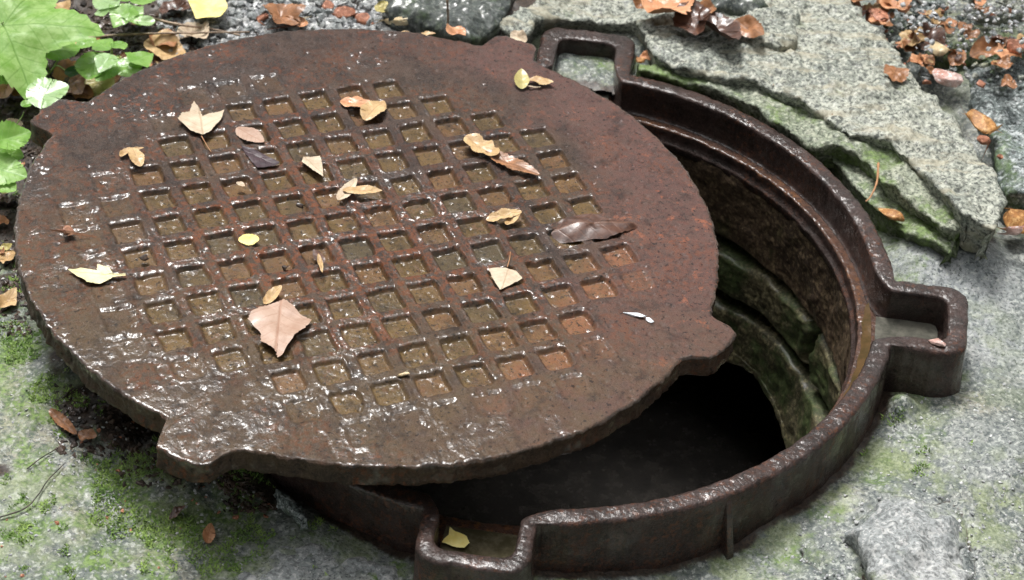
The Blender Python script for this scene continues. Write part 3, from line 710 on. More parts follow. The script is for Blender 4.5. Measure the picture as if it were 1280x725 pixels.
# embedded stones at upper right
slab('boulder', [(1208, 80), (1235, 66), (1262, 62), (1320, 70), (1330, 200), (1290, 240), (1262, 232), (1244, 190), (1232, 150), (1216, 118)], -.006, .04, .004, M['blue_rock'], 340, 'speckled blue-grey boulder at the right edge beside the orange chip', 'rock', round_=.015)
slab('stone', [(1158, 50), (1180, 30), (1215, 24), (1255, 30), (1262, 50), (1240, 66), (1200, 74), (1165, 68)], .004, .03, .003, M['slab_moss'], 360, 'flat grey-green stone behind the tan pebble at upper right', 'stone', step=.002, round_=.01)
slab('stone', [(1105, 0), (1140, -10), (1185, -6), (1190, 14), (1165, 26), (1130, 24), (1110, 14)], .004, .03, .003, M['blue_rock'], 380, 'wet blue-grey stone at the top edge right of the slab', 'stone', step=.002, round_=.01)
slab('stone', [(1210, -14), (1290, -20), (1300, 14), (1258, 22), (1222, 16)], .004, .03, .003, M['slab'], 400, 'pale stone in the top right corner', 'stone', step=.002, round_=.01)
slab('stone', [(875, -14), (955, -18), (958, 4), (930, 10), (890, 8)], .030, .03, .003, M['dark_rock'], 410, 'dark blue-black stone at the top edge above the slab', 'stone', step=.002, round_=.01)
slab('rock', [(928, 14), (948, 2), (985, 0), (1002, 16), (1000, 42), (975, 52), (940, 44)], .036, .02, .002, M['slab'], 430, 'rounded lichen-grey rock resting on the slab near the brown leaves', 'rock', step=.002, round_=.014)
slab('stone', [(1092, 634), (1106, 620), (1130, 615), (1150, 621), (1168, 628), (1188, 620), (1204, 640), (1214, 676), (1216, 760), (1090, 760), (1078, 690), (1070, 655)], -.034, .03, .001, M['pale_stone'], 450, 'smooth pale grey stone set flush in the concrete at the lower right', 'stone', step=.0022, round_=.014, amp=1.1, wob_=.010)
slab('stone', [(1128, 650), (1138, 652), (1152, 662), (1160, 676), (1156, 682), (1142, 676), (1132, 664)], -.0335, .006, .001, M['dark_rock'], 460, 'thin dark grey sliver embedded in the smooth pale stone', 'stone', step=.0015, round_=.004, amp=.3, wob_=.001)
slab('stone', [(250, 740), (262, 700), (300, 676), (350, 668), (400, 672), (450, 682), (500, 702), (515, 740)], -.048, .03, .001, M['pale_stone'], 470, 'broad pale stone in the ground below the front edge of the cover', 'stone', step=.0022, round_=.02, amp=.8)
slab('stone', [(345, 606), (358, 612), (374, 628), (384, 646), (376, 650), (362, 634), (348, 620)], -.030, .012, .001, M['blue_rock'], 480, 'narrow blue-grey stone sliver under the front lug of the cover', 'stone', step=.0015, round_=.004, amp=.3, wob_=.001)

def chip_mesh(name, sx, sy, sz, seed, npt=16, bev=.12):
    r_ = random.Random(seed); bm = bmesh.new()
    for _ in range(npt):
        a = r_.uniform(0, 2 * math.pi); z = r_.uniform(-1, 1); rr_ = (1 - abs(z) ** 3) ** .5
        bm.verts.new((math.cos(a) * rr_ * sx * r_.uniform(.8, 1), math.sin(a) * rr_ * sy * r_.uniform(.8, 1), z * sz))
    h = bmesh.ops.convex_hull(bm, input=bm.verts)
    bmesh.ops.delete(bm, geom=[g for g in h['geom_interior'] if isinstance(g, bmesh.types.BMVert)], context='VERTS')
    bmesh.ops.dissolve_limit(bm, angle_limit=R(14), verts=bm.verts, edges=bm.edges)
    bmesh.ops.bevel(bm, geom=bm.edges[:], offset=min(sx, sy, sz) * bev * 2, segments=2, affect='EDGES', profile=.6)
    me = bpy.data.meshes.new(name); bm.to_mesh(me); bm.free()
    me.polygons.foreach_set('use_smooth', np.ones(len(me.polygons), bool)) if False else None
    return me
def chip(name, u, v, w, l, h, ang, mat, seed, label, cat='stone', z=None, group=None, tilt=0.15, on='g'):
    me = chip_mesh(name, w / 2, l / 2, h / 2, seed)
    p = spot(u, v, z) if z is not None else on_ground(u, v, h * .35)
    if on == 'c': p = on_cover(u, v, h * .45)
    o = link(name, me, M[mat]); o.location = p
    o.rotation_euler = (random.uniform(-tilt, tilt), random.uniform(-tilt, tilt), R(ang))
    return tag(o, label, cat, group)
# px, py, size...
chip('fired_clay_chip', 1113, 268, .034, .018, .012, -32, 'amber', 1, 'long orange chip lying against the thin mossy ledge just right of the frame', 'chip', z=-.010)
chip('fired_clay_chip', 1227, 150, .034, .054, .014, 10, 'amber', 2, 'large orange chip standing out on the speckled boulder edge at right', 'chip', z=.006)
chip('fired_clay_chip', 1229, 175, .018, .014, .010, 10, 'brick', 22, 'small dark red chip touching the bottom of the large orange chip', 'chip', z=.006)
chip('pink_stone', 1184, 96, .036, .046, .014, 35, 'brick_pink', 3, 'pink and white stone between the tan pebble and the large orange chip', 'stone', z=.024)
chip('tan_pebble', 1172, 61, .028, .024, .012, -25, 'tan_stone', 4, 'oval tan pebble at the edge of the long slab', 'pebble', z=.030)
chip('fired_clay_chip', 1094, 20, .030, .040, .012, 50, 'brick', 5, 'salmon-coloured chip at the top beside the slab end', 'chip', z=.022)
chip('fired_clay_chip', 1269, 58, .026, .026, .014, 20, 'brick', 6, 'salmon-coloured chip at the right edge near the top corner', 'chip', z=.028)
chip('fired_clay_chip', 1272, 276, .036, .040, .018, -20, 'amber', 7, 'orange chip at the right edge at the foot of the long slab', 'chip', z=-.03)
chip('fired_clay_chip', 1268, 288, .022, .014, .012, 10, 'brick_pink', 77, 'pink-white chip just below the orange chip at the foot of the slab', 'chip', z=-.020)
chip('fired_clay_chip', 430, 17, .032, .022, .014, 20, 'brick', 8, 'red-orange brick chip in the gravel behind the cover, middle of three', 'chip')
chip('fired_clay_chip', 455, 24, .030, .020, .014, -30, 'brick', 9, 'red-orange brick chip in the gravel, rightmost of three behind the cover', 'chip')
chip('fired_clay_chip', 410, 8, .022, .018, .012, 70, 'brick', 10, 'red-orange brick chip in the gravel, leftmost of three behind the cover', 'chip')
chip('fired_clay_chip', 327, 23, .020, .016, .010, 10, 'brick', 12, 'small brick-red chip in the gravel left of the brown crumpled leaf', 'chip')
chip('fired_clay_chip', 366, 30, .026, .012, .010, -5, 'brick', 13, 'flat brick chip just above the rear edge of the cover', 'chip')
chip('fired_clay_chip', 1250, 196, .008, .007, .005, 0, 'brick', 14, 'tiny brick crumb on the speckled boulder at right', 'chip', z=.0)
chip('pale_stone', 380, 27, .016, .014, .010, 0, 'tan_stone', 15, 'small cream stone in the gravel behind the cover', 'stone')
chip('pale_stone', 900, 22, .013, .013, .012, 0, 'gravel', 16, 'small pale stone among the wet brown leaves on the slab', 'stone', z=.035)
chip('pale_stone', 922, 38, .012, .012, .010, 0, 'brick_pink', 17, 'small pinkish stone among the wet brown leaves on the slab', 'stone', z=.032)
chip('dark_stone', 1128, 55, .040, .034, .018, 30, 'dark_rock', 18, 'round dark wet stone in the hollow right of the slab', 'stone', z=.004)
chip('dark_stone', 1155, 30, .030, .020, .014, 10, 'blue_rock', 19, 'blue-grey wet stone above the round dark stone', 'stone', z=.006)
chip('pale_stone', 1118, 75, .022, .016, .012, 30, 'gravel', 20, 'small blue-white stone at the slab edge below the dark stone', 'stone', z=.004)
chip('flat_stone', 503, 24, .046, .016, .014, 8, 'tan_stone', 21, 'flat tan-edged stone lying in front of the dark boulder', 'stone', z=-.004)
chip('pale_stone', 800, 75, .012, .010, .006, 8, 'amber', 26, 'tiny amber fragment by the top lug of the frame', 'fragment', z=-.002)
chip('rough_stone', 1127, 503, .030, .020, .022, 8, 'slab_moss', 27, 'small mossy stone tucked under the right lug of the frame', 'stone', z=-.062)
chip('brown_nut', 85, 289, .0125, .0125, .012, 0, 'nut', 30, 'small round brown nut near the left edge of the cover', 'nut', on='c')
chip('white_chip', 793, 393, .026, .0060, .0035, -16, 'white', 31, 'thin white sliver near the right edge of the cover', 'sliver', on='c')
chip('white_chip', 812, 400, .010, .006, .003, -22, 'white', 32, 'small wet white flake at the right end of the white sliver', 'flake', on='c')
chip('seed_crumb', 505, 468, .012, .007, .005, 12, 'tan_stone', 33, 'small orange-tan crumb in a front pocket of the cover', 'crumb', on='c')
chip('pink_chip', 1173, 428, .020, .011, .006, -20, 'brick_pink', 34, 'flat pink chip on the front lip of the right frame lug', 'chip', z=.002)
for k, (u, v, s_, l_) in enumerate([(374, 257, .009, 'dark pellet beside the small square with a grey chip'), (180, 322, .010, 'dark pellet in a far left pocket of the cover'), (355, 335, .008, 'dark pellet in a pocket below the round yellow leaf')]):
    chip('dark_pellet', u, v, s_, s_ * .8, s_ * .6, 40 * k, 'debris', 40 + k, l_, 'pellet', on='c')

# gravel and soil crumbs: uncountable
def scatter_stones(name, pts, sizes, mat, seed, label, flat=.7):
    r_ = np.random.RandomState(seed)
    protos = []
    for k in range(8):
        me = chip_mesh('t', 1, r_.uniform(.7, 1), r_.uniform(.5, .8), seed * 10 + k, 11, .001)
        me.calc_loop_triangles(); v = np.zeros(len(me.vertices) * 3); me.vertices.foreach_get('co', v)
        t = np.zeros(len(me.loop_triangles) * 3, np.int32); me.loop_triangles.foreach_get('vertices', t)
        protos.append((v.reshape(-1, 3), t.reshape(-1, 3))); bpy.data.meshes.remove(me)
    VV = []; FF = []; off = 0
    for p, s_ in zip(pts, sizes):
        v, t = protos[r_.randint(8)]; a = r_.uniform(0, 6.28); b = r_.uniform(-.5, .5); c, s2 = math.cos(a), math.sin(a)
        q = v * s_; q = q @ np.array([[1, 0, 0], [0, math.cos(b), -math.sin(b)], [0, math.sin(b), math.cos(b)]]).T @ np.array([[c, -s2, 0], [s2, c, 0], [0, 0, 1]]).T + np.array(p)
        VV.append(q); FF.append(t + off); off += len(v)
    return tag(link(name, mesh_np(name, np.concatenate(VV), np.concatenate(FF), False), M[mat]), label, kind='stuff')
def px_points(n, boxes, seed, lift=0):
    r_ = np.random.RandomState(seed); out = []
    for k in range(n):
        u0, v0, u1, v1 = boxes[r_.randint(len(boxes))]; u, v = r_.uniform(u0, u1), r_.uniform(v0, v1)
        p = on_ground(u, v, lift)
        if math.hypot(p.x, p.y) < .352: continue
        out.append(tuple(p))
    return out
p_ = px_points(2400, [(200, -40, 520, 70), (230, -20, 480, 60)], 5); scatter_stones('gravel', p_, rng.uniform(.0025, .0085, len(p_)), 'gravel', 51, 'grey gravel behind the rear edge of the cover')
p_ = px_points(380, [(210, -40, 480, 70)], 18, .004); scatter_stones('gravel', p_, rng.uniform(.004, .0095, len(p_)), 'pale_stone', 59, 'larger pale stones lying on the gravel behind the cover')
p_ = px_points(500, [(200, -40, 480, 70)], 15); scatter_stones('gravel', p_, rng.uniform(.002, .005, len(p_)), 'blue_rock', 52, 'blue-grey gravel chips mixed behind the cover')
p_ = px_points(420, [(1110, -30, 1300, 60), (1130, -30, 1300, 100)], 6, .03); p_ = [(x, y, z + .034) for x, y, z in p_]
scatter_stones('gravel', p_, rng.uniform(.0015, .005, len(p_)), 'gravel', 53, 'small grit lying among the stones at upper right')
p_ = px_points(1800, [(70, 480, 200, 570), (150, 530, 340, 610), (-20, 240, 40, 420), (-30, 120, 60, 330), (280, 590, 380, 640)], 8); scatter_stones('soil_crumbs', p_, rng.uniform(.0012, .0045, len(p_)), 'debris', 54, 'dark soil crumbs and bark bits along the left edge of the cover')
p_ = px_points(2600, [(-40, -30, 240, 200), (60, 20, 330, 90)], 9); scatter_stones('leaf_mould', p_, rng.uniform(.0015, .006, len(p_)), 'debris', 55, 'dark crumbly leaf mould under the green plants')
p_ = px_points(500, [(0, 430, 420, 725), (60, 480, 340, 640)], 10); scatter_stones('grit', p_, rng.uniform(.0008, .0022, len(p_)), 'gravel', 56, 'fine pale grit strewn over the mossy ground')
p_ = px_points(700, [(700, 640, 1280, 725), (1000, 480, 1280, 725)], 12); scatter_stones('grit', p_, rng.uniform(.0008, .0026, len(p_)), 'gravel', 57, 'fine pale grit in the concrete at the lower right')
p_ = px_points(45, [(100, 500, 340, 650), (0, 560, 300, 725)], 13); scatter_stones('bark_bits', p_, rng.uniform(.001, .0035, len(p_)), 'brick', 58, 'reddish bark and brick crumbs on the mossy ground at left')

r9 = np.random.RandomState(77)
for mt, sd_k in (('pale_stone', 91), ('blue_rock', 92), ('brick', 93), ('slab', 94)):
    p_ = [tuple(spot(r9.uniform(1105, 1290), r9.uniform(-15, 105), .012 + r9.uniform(-.004, .006))) for _ in range(90 if mt != 'brick' else 30)]
    scatter_stones('gravel', p_, r9.uniform(.002, .0065, len(p_)), mt, sd_k, 'mixed wet gravel between the stones at upper right')
# moss tufts on the ground: short leafy shoots
def moss_patch(name, n, sampler, label, hgt=(.0012, .0033), mat='moss', seed=1):
    r_ = np.random.RandomState(seed); P = sampler(n, r_)
    n = len(P); a = r_.uniform(0, 6.28, n); h = r_.uniform(*hgt, n); w = h * r_.uniform(.25, .5, n); lean = r_.uniform(-1.3, 1.3, (n, 2)) * h[:, None]; h = h * .7
    c, s_ = np.cos(a) * w, np.sin(a) * w
    v0 = P + np.stack([c, s_, -.0006 * np.ones(n)], -1); v1 = P - np.stack([c, s_, .0006 * np.ones(n)], -1); v2 = P + np.stack([lean[:, 0], lean[:, 1], h], -1)
    V = np.stack([v0, v1, v2], 1).reshape(-1, 3); F = np.arange(3 * n).reshape(-1, 3)
    return tag(link(name, mesh_np(name, V, F, False), M[mat]), label, kind='stuff')
mosspts = [(20, 470, .05, .85), (55, 500, .04, .8), (115, 625, .05, .7), (60, 660, .05, .5), (175, 640, .05, .75), (210, 690, .05, .7), (300, 625, .05, .75), (250, 660, .04, .65), (130, 700, .06, .6), (160, 575, .03, .6), (1128, 506, .015, .6)]
def samp(n, r_):
    x = r_.uniform(-.56, .5, n * 8); y = r_.uniform(-.42, .1, n * 8)
    m_ = blob(x, y, mosspts) + .75 * fbm(x, y, .03, 4, 301) + .35 * fbm(x, y, .008, 2, 302)
    ok = (m_ > .66) & ((x < -.05) | (np.hypot(x - .345, y + .135) < .05)) & (np.hypot(x, y) > .338); x, y = x[ok][:n], y[ok][:n]
    return np.stack([x, y, ground_z(x, y)], -1)
moss_o = moss_patch('moss', 60000, samp, 'bright green moss growing over the ground at the lower left')

# ------------------------------------------------------------------ leaves
def outline(kind, r_):
    """closed outline, base near (0,0), tip near (1,0); returns list of (x,y), centre"""
    n_ = 72; out = []
    if kind == 'birch':
        for k in range(n_ + 1):
            t = k / n_; w = .46 * math.sin(math.pi * min(1, t * 1.9) / 2 if t < .28 else math.pi / 2) * (1 - max(0, (t - .28) / .72) ** 1.35) ; w *= 1 + .035 * ((k / 3.) % 1)
            out.append((t, w))
    elif kind == 'oval':
        for k in range(n_ + 1):
            t = k / n_; w = .33 * math.sin(math.pi * t ** .85) ** .75; out.append((t, w * (1 + .02 * math.sin(k))))
    elif kind == 'serrate':
        for k in range(n_ + 1):
            t = k / n_; w = .40 * math.sin(math.pi * t ** .75) ** .7; ph = (t * 11) % 1; w *= .91 + .11 * ph; out.append((t, w))
    elif kind == 'round':
        for k in range(n_ + 1):
            t = k / n_; w = .44 * math.sin(math.pi * t) ** .55; out.append((t, w * (1 + .05 * math.sin(k * 1.3))))
    elif kind == 'long':
        for k in range(n_ + 1):
            t = k / n_; w = .15 * math.sin(math.pi * t ** .8) ** .6; out.append((t, w * (1 + .06 * math.sin(k * .9))))
    elif kind == 'lobed':
        for k in range(n_ + 1):
            t = k / n_; w = .40 * math.sin(math.pi * t ** .9) ** .5; w *= .78 + .30 * abs(math.sin(t * math.pi * 2.6 + .3)); out.append((t, w))
    elif kind == 'heart':
        for k in range(n_ + 1):
            t = k / n_; w = .48 * (math.sin(math.pi * t ** .62)) ** .8; out.append((t, w * (1 + .03 * math.sin(k * 2))))
    up = [(x, y * r_.uniform(.94, 1.06)) for x, y in out]; dn = [(x, -y * r_.uniform(.94, 1.06)) for x, y in out[::-1]][1:-1]
    if kind in ('tri', 'palm'):
        up = []; dn = []
        tips = [(4, .95), (62, 1.0), (-62, .98)] if kind == 'tri' else [(0, 1.0), (64, .97), (-64, .95), (128, .9), (-128, .85)]
        for k in range(240):
            a = -180 + k * 1.5; best = .34 if kind == 'tri' else .46
            for ta, tr in tips:
                d = abs((a - ta + 180) % 360 - 180); best = max(best, tr * (1 - (d / 34) ** .9 * (.55 if kind == 'tri' else .48)) if d < 34 else 0)
            if kind == 'tri': best = max(.42, best if abs(a) < 100 else .42, .95 * (1 - (min(abs((a - ta + 180) % 360 - 180) for ta, tr in tips) / 52) ** 1.1 * .5) if abs(a) < 110 else 0)
            best *= .955 + .07 * ((k * 1.5 / 7.5) % 1)
            up.append(((.46 if kind == 'tri' else 1) * best * math.cos(R(a)) + (.5 if kind == 'tri' else 0), (.46 if kind == 'tri' else 1) * best * math.sin(R(a))))
        if kind == 'palm': return up, (0.0, 0.0)
    if kind == 'maple':
        up = []; dn = []
        tips = [(0, 1.0), (50, .82), (-50, .82), (105, .55), (-105, .55)]
        for k in range(180):
            a = -180 + k * 2; best = .30
            for ta, tr in tips:
                d = abs((a - ta + 180) % 360 - 180); best = max(best, tr * (1 - (d / 40) ** .8 * .62) if d < 40 else 0)
            best *= .95 + .09 * ((k * 2 / 9) % 1)
            if abs(a) > 165: best = .12
            up.append((.5 * best * math.cos(R(a)) + .42, .5 * best * math.sin(R(a))))
    return up + dn, (.42, 0)
def leaf_mesh(kind, L, seed, curl=.1, fold=.1, wave=.03, droop=0.0, wid=1.0):
    r_ = random.Random(seed); o, c = outline(kind, r_); o = np.array(o); c = np.array(c); n_ = len(o)
    rho = np.array([.0001, .15, .3, .45, .6, .75, .88, 1.0]); P = c + (o - c)[None] * rho[:, None, None]
    x = P[..., 0]; y = P[..., 1] * wid
    z = curl * ((x - .5) ** 2 + y ** 2) + fold * np.abs(y) + wave * np.sin(x * 7 + seed) * np.abs(y) * 3 + wave * fbm(x + seed, y, .35, 3, seed) - droop * x ** 2
    pos = np.stack([x, y, z], -1).reshape(-1, 3)
    V = pos * L; F = grid_faces(len(rho), n_, True)
    me = mesh_np('leaf', V, F, True)
    at = me.attributes.new('leafpos', 'FLOAT_VECTOR', 'POINT'); at.data.foreach_set('vector', pos.astype(np.float32).ravel())
    return me
def tube(name, P, rad, mat, parent=None, taper=.6, seg=8, worldp=True):
    P = [Vector(p) for p in P]; n_ = len(P); rings_ = []; org = P[0].copy()
    up = Vector((0.13, .2, 1)).normalized(); V = []
    for i, p in enumerate(P):
        d = (P[min(i + 1, n_ - 1)] - P[max(i - 1, 0)]).normalized(); a = d.cross(up); a = a.normalized() if a.length > 1e-5 else Vector((1, 0, 0)); b = d.cross(a)
        r_ = rad * (1 - (1 - taper) * i / max(1, n_ - 1)) * (1 + .12 * math.sin(i * 2.3))
        for k in range(seg):
            t = 2 * math.pi * k / seg; V.append(p + (a * math.cos(t) + b * math.sin(t)) * r_)
    off = org if parent is None else Vector((0, 0, 0))
    V = np.array([tuple(v - off) for v in V]); F = grid_faces(n_, seg, True)
    me = mesh_np(name, V, F, True); o = link(name, me, mat, parent)
    if parent is None: o.location = org
    return o
def smooth_path(pts, k=6):
    out = []
    P = [Vector(p) for p in pts]; P = [P[0] * 2 - P[1]] + P + [P[-1] * 2 - P[-2]]
    for i in range(1, len(P) - 2):
        for j in range(k):
            t = j / k; a, b, c, d = P[i - 1], P[i], P[i + 1], P[i + 2]
            out.append(.5 * ((2 * b) + (c - a) * t + (2 * a - 5 * b + 4 * c - d) * t * t + (3 * b - a - 3 * c + d) * t ** 3))
    out.append(P[-2]); return out
def leaf(name, base, tip, nrm, kind, mat, seed, label=None, cat='leaf', roll=0.0, stem=None, stemmat='stem_brown', group=None, parent=None, **kw):
    """leaf blade from base to tip (world points) lying across normal nrm"""
    L = (tip - base).length; x = (tip - base).normalized(); n_ = (nrm - x * nrm.dot(x)).normalized(); y = n_.cross(x)
    Mx = Matrix((x, y, n_)).transposed().to_4x4() @ Matrix.Rotation(roll, 4, 'X'); Mx.translation = base
    me = leaf_mesh(kind, L, seed, **kw)
    o = link(name, me, M[mat])
    if parent is None:
        o.matrix_world = Mx; tag(o, label, cat, group)
    else:
        o.parent = parent; o.matrix_basis = Matrix.Translation(-parent.location) @ Mx
    if stem and parent is None:
        s_ = tube('stem', [(0, 0, 0), (-stem * .35, stem * .08, .0008), (-stem * .7, stem * .05, .0004), (-stem, stem * .16, .0006)], .00055, M[stemmat], o)
    return o
LG = 'fallen leaves and husks on the cover'; GL = 'fallen leaves on the ground'
def cleaf(b, t, kind, mat, seed, label, lift=.0015, tl=0.001, **kw):
    for q in ('curl', 'fold', 'wave'): kw[q] = kw.get(q, .1 if q != 'wave' else .03) * .6
    lift = lift * .8
    return leaf('fallen_leaf', on_cover(*b, lift), on_cover(*t, lift + tl), CN, kind, mat, seed, label, group=LG, **kw)
def traced_leaf(px, base, tip, mat, seed, label, to=None, curl=.12, fold=.05, wave=.04, group=LG, stalk=None, lift=.0015):
    """leaf with its own outline, laid flat on the plane given by to(u, v, lift)"""
    to = to or on_cover
    b, t = to(*base, lift), to(*tip, lift); L = (t - b).length; x = (t - b).normalized(); nn = CN if to is on_cover else Vector((0, 0, 1)); n_ = (nn - x * nn.dot(x)).normalized(); y = n_.cross(x)
    o = np.array([((to(u, v, lift) - b).dot(x) / L, (to(u, v, lift) - b).dot(y) / L) for u, v in px])
    if np.cross(o[1] - o[0], o[2] - o[1]).item() < 0 and False: o = o[::-1]
    k = len(o); dense = []; r_ = random.Random(seed)
    for i in range(k):
        for j in range(7):
            f = j / 7; q = o[i] * (1 - f) + o[(i + 1) % k] * f; dense.append(q * 1.0 + np.array([r_.uniform(-.008, .008), r_.uniform(-.008, .008)]))
    dense = np.array(dense); ar = .5 * np.sum(dense[:, 0] * np.roll(dense[:, 1], -1) - dense[:, 1] * np.roll(dense[:, 0], -1))
    if ar < 0: dense = dense[::-1]
    c = dense.mean(0); rho = np.array([.0001, .2, .4, .6, .8, .92, 1.0]); P = c + (dense - c)[None] * rho[:, None, None]
    X_, Y_ = P[..., 0], P[..., 1]; Z_ = curl * ((X_ - c[0]) ** 2 + (Y_ - c[1]) ** 2) + fold * np.abs(Y_ - c[1]) + wave * fbm(X_ + seed, Y_, .4, 3, seed) + .02
    pos = np.stack([X_, Y_, Z_], -1).reshape(-1, 3)
    me = mesh_np('fallen_leaf', pos * L, grid_faces(len(rho), len(dense), True), True)
    at = me.attributes.new('leafpos', 'FLOAT_VECTOR', 'POINT'); at.data.foreach_set('vector', (pos - np.array([0, c[1], 0])).astype(np.float32).ravel())
    ob = link('fallen_leaf', me, M[mat]); Mx = Matrix((x, y, n_)).transposed().to_4x4(); Mx.translation = b; ob.matrix_world = Mx
    tag(ob, label, 'leaf', group)
    if stalk:
        q = to(*stalk, .001) - b; q = Vector((q.dot(x), q.dot(y), q.dot(n_)))
        tube('stem', smooth_path([(0, 0, .0008), tuple(q * .5 + Vector((0, .0006, .001))), tuple(q)]), .0006, M['stem_brown'], ob)
    return ob
traced_leaf([(354, 376), (364, 382), (377, 396), (390, 402), (381, 415), (368, 425), (348, 449), (343, 439), (326, 429), (326, 419), (310, 402), (315, 394), (331, 386), (344, 381)], (356, 378), (348, 449), 'l_pinkbrown', 3, 'largest leaf on the cover, a pinkish brown pointed leaf left of centre', curl=.10)
traced_leaf([(242, 127), (250, 137), (253, 146), (265, 142), (280, 141), (276, 151), (265, 164), (252, 171), (238, 166), (222, 152), (228, 144), (237, 141)], (252, 171), (246, 128), 'l_cream', 4, 'cream three-lobed leaf at the upper left of the pocket pattern', curl=.15, fold=.08, stalk=(264, 190))
traced_leaf([(85, 339), (103, 336), (121, 339), (122, 331), (136, 334), (141, 343), (157, 344), (157, 347), (141, 348), (126, 356), (109, 355), (99, 348)], (156, 346), (86, 339), 'l_pale', 6, 'pale yellow leaf near the left edge of the cover')
traced_leaf([(610, 339), (632, 335), (645, 339), (653, 349), (643, 354), (625, 363), (617, 351)], (634, 335), (625, 363), 'l_cream', 8, 'cream diamond leaf with a short stalk right of centre on the cover', stalk=(638, 315))
traced_leaf([(379, 198), (400, 197), (403, 207), (404, 224), (393, 216), (384, 209), (377, 204)], (380, 200), (404, 224), 'l_cream', 9, 'small cream leaf lying between pockets upper left of centre', curl=.2)
traced_leaf([(301, 183), (314, 185), (325, 191), (350, 204), (345, 209), (322, 211), (311, 198)], (302, 184), (350, 206), 'l_purple', 10, 'purple-black leaf draped over pockets at upper left', lift=.0005)
cleaf((298, 300), (324, 299), 'round', 'l_yellow', 7, 'small round yellow leaf left of centre on the cover', curl=.1, fold=.05)
cleaf((425, 128), (466, 130), 'lobed', 'l_orange', 11, 'orange-tan crumpled leaf at the top of the pocket pattern', lift=.003, fold=.2, curl=.15, wave=.06, wid=.7)
cleaf((455, 152), (480, 124), 'oval', 'l_tan', 12, 'small brown leaf fragment beside the orange-tan crumpled leaf', lift=.003, fold=.4, wave=.1, wid=.8)
cleaf((582, 172), (622, 196), 'lobed', 'l_tan', 13, 'glossy tan curled leaf upper right of centre', lift=.004, fold=.3, curl=.25, wave=.08, wid=.7)
cleaf((606, 190), (674, 220), 'long', 'l_brown', 14, 'long dark brown curled leaf trailing from the glossy tan one', lift=.003, fold=.4, wave=.05, wid=1.0)
def rolled_leaf(b, t, rad, mat, seed, label):
    P0, P1 = on_cover(*b, rad * .75), on_cover(*t, rad * .5); L = (P1 - P0).length; x = (P1 - P0).normalized(); n_ = (CN - x * CN.dot(x)).normalized(); y = n_.cross(x)
    V = []; nu, nv = 40, 26
    for i in range(nu):
        t_ = i / (nu - 1); r_ = rad * (math.sin(math.pi * min(1, t_ * 1.08 + .02) ** .75) ** .5 + .03)
        for k in range(nv):
            a = R(-150 + 335 * k / (nv - 1)) ; rr_ = r_ * (1 - .25 * k / nv) * (1 + .02 * math.sin(t_ * 33 + k * .6) + .16 * float(vnoise(np.array([t_ * 7.]), np.array([k * .35]), seed)[0]))
            V.append((t_ * L, rr_ * math.sin(a) * 1.15, rr_ * math.cos(a) * .8 + .0012 * math.sin(t_ * 5)))
    me = mesh_np('fallen_leaf', np.array(V), grid_faces(nu, nv), True)
    at = me.attributes.new('leafpos', 'FLOAT_VECTOR', 'POINT'); at.data.foreach_set('vector', (np.array(V) * 12).astype(np.float32).ravel())
    o = link('fallen_leaf', me, M[mat]); Mx = Matrix((x, y, n_)).transposed().to_4x4(); Mx.translation = P0; o.matrix_world = Mx
    tag(o, label, 'leaf', LG)
traced_leaf([(690, 280), (695, 271), (711, 264), (731, 261), (751, 265), (768, 271), (797, 272), (799, 278), (781, 284), (761, 291), (731, 293), (698, 290)], (690, 281), (798, 276), 'l_dark', 15, 'dark wet curled leaf at the right of the pocket pattern', curl=-.45, fold=-.30, wave=.055, lift=.0075, stalk=None)
cleaf((608, 274), (652, 266), 'lobed', 'l_tan', 17, 'tan winged seed husk left of the dark rolled leaf', cat='husk', lift=.003, fold=.4, wave=.1, wid=.45)
cleaf((632, 282), (650, 264), 'oval', 'l_tan', 47, 'small curled tail of the tan husk left of the dark rolled leaf', cat='husk', lift=.003, fold=.4, wave=.1, wid=.6)
cleaf((652, 112), (652, 86), 'oval', 'l_olive', 18, 'small upright olive leaf near the rear right edge of the cover', lift=.002, fold=.3, tl=.006, wid=.8)
cleaf((660, 100), (692, 104), 'oval', 'l_tan', 19, 'small tan leaf scrap beside the small olive leaf', lift=.003, fold=.4, wave=.1, wid=.8)
leaf('white_scrap', on_cover(659, 108, .002), on_cover(676, 109, .002), CN, 'long', 'l_cream', 20, 'thin white scrap under the small tan leaf near the rear edge', 'scrap', group=LG, wid=.5)
for k, (b, t, w, l_) in enumerate([((176, 208), (164, 184), .7, 'upright part of the tan husk at the upper left of the cover'), ((150, 196), (163, 184), .7, 'left wing of the tan husk at the upper left of the cover'), ((165, 186), (180, 185), .6, 'right wing of the tan husk at the upper left of the cover'),
                                  ((422, 252), (446, 224), .5, 'pale pointed husk above centre of the cover'), ((428, 240), (478, 238), .55, 'flat brown husk lying right of the pale pointed husk'), ((330, 380), (352, 358), .6, 'small tan husk touching the top of the largest leaf'),
                                  ((398, 318), (403, 342), .25, 'thin grey splinter left of centre on the cover'), ((296, 228), (306, 233), .9, 'tiny pink scrap in an upper left pocket')]):
    cleaf(b, t, 'oval', 'l_cream' if k in (3, 7) else 'l_tan', 30 + k, l_, cat='husk', lift=.0035, fold=.5, wave=.08, wid=w)
cleaf((296, 160), (330, 178), 'oval', 'l_pinkbrown', 61, 'pinkish wet leaf scrap filling a pocket right of the cream lobed leaf', lift=.0005, wid=.9, fold=.05)
cleaf((404, 330), (392, 312), 'oval', 'l_dark', 62, 'dark leaf scrap right of the thin grey splinter', lift=.001, wid=.7)

# yellow leaf in the front frame pocket
traced_leaf([(562, 660), (567, 664), (576, 668), (583, 671), (587, 680), (580, 687), (569, 685), (552, 679), (555, 674), (561, 669)], (554, 678), (585, 674), 'l_yellow', 70, 'bright yellow leaf floating in the water of the front frame pocket', to=lambda u, v, l=0: spot(u, v, -.029 + l))


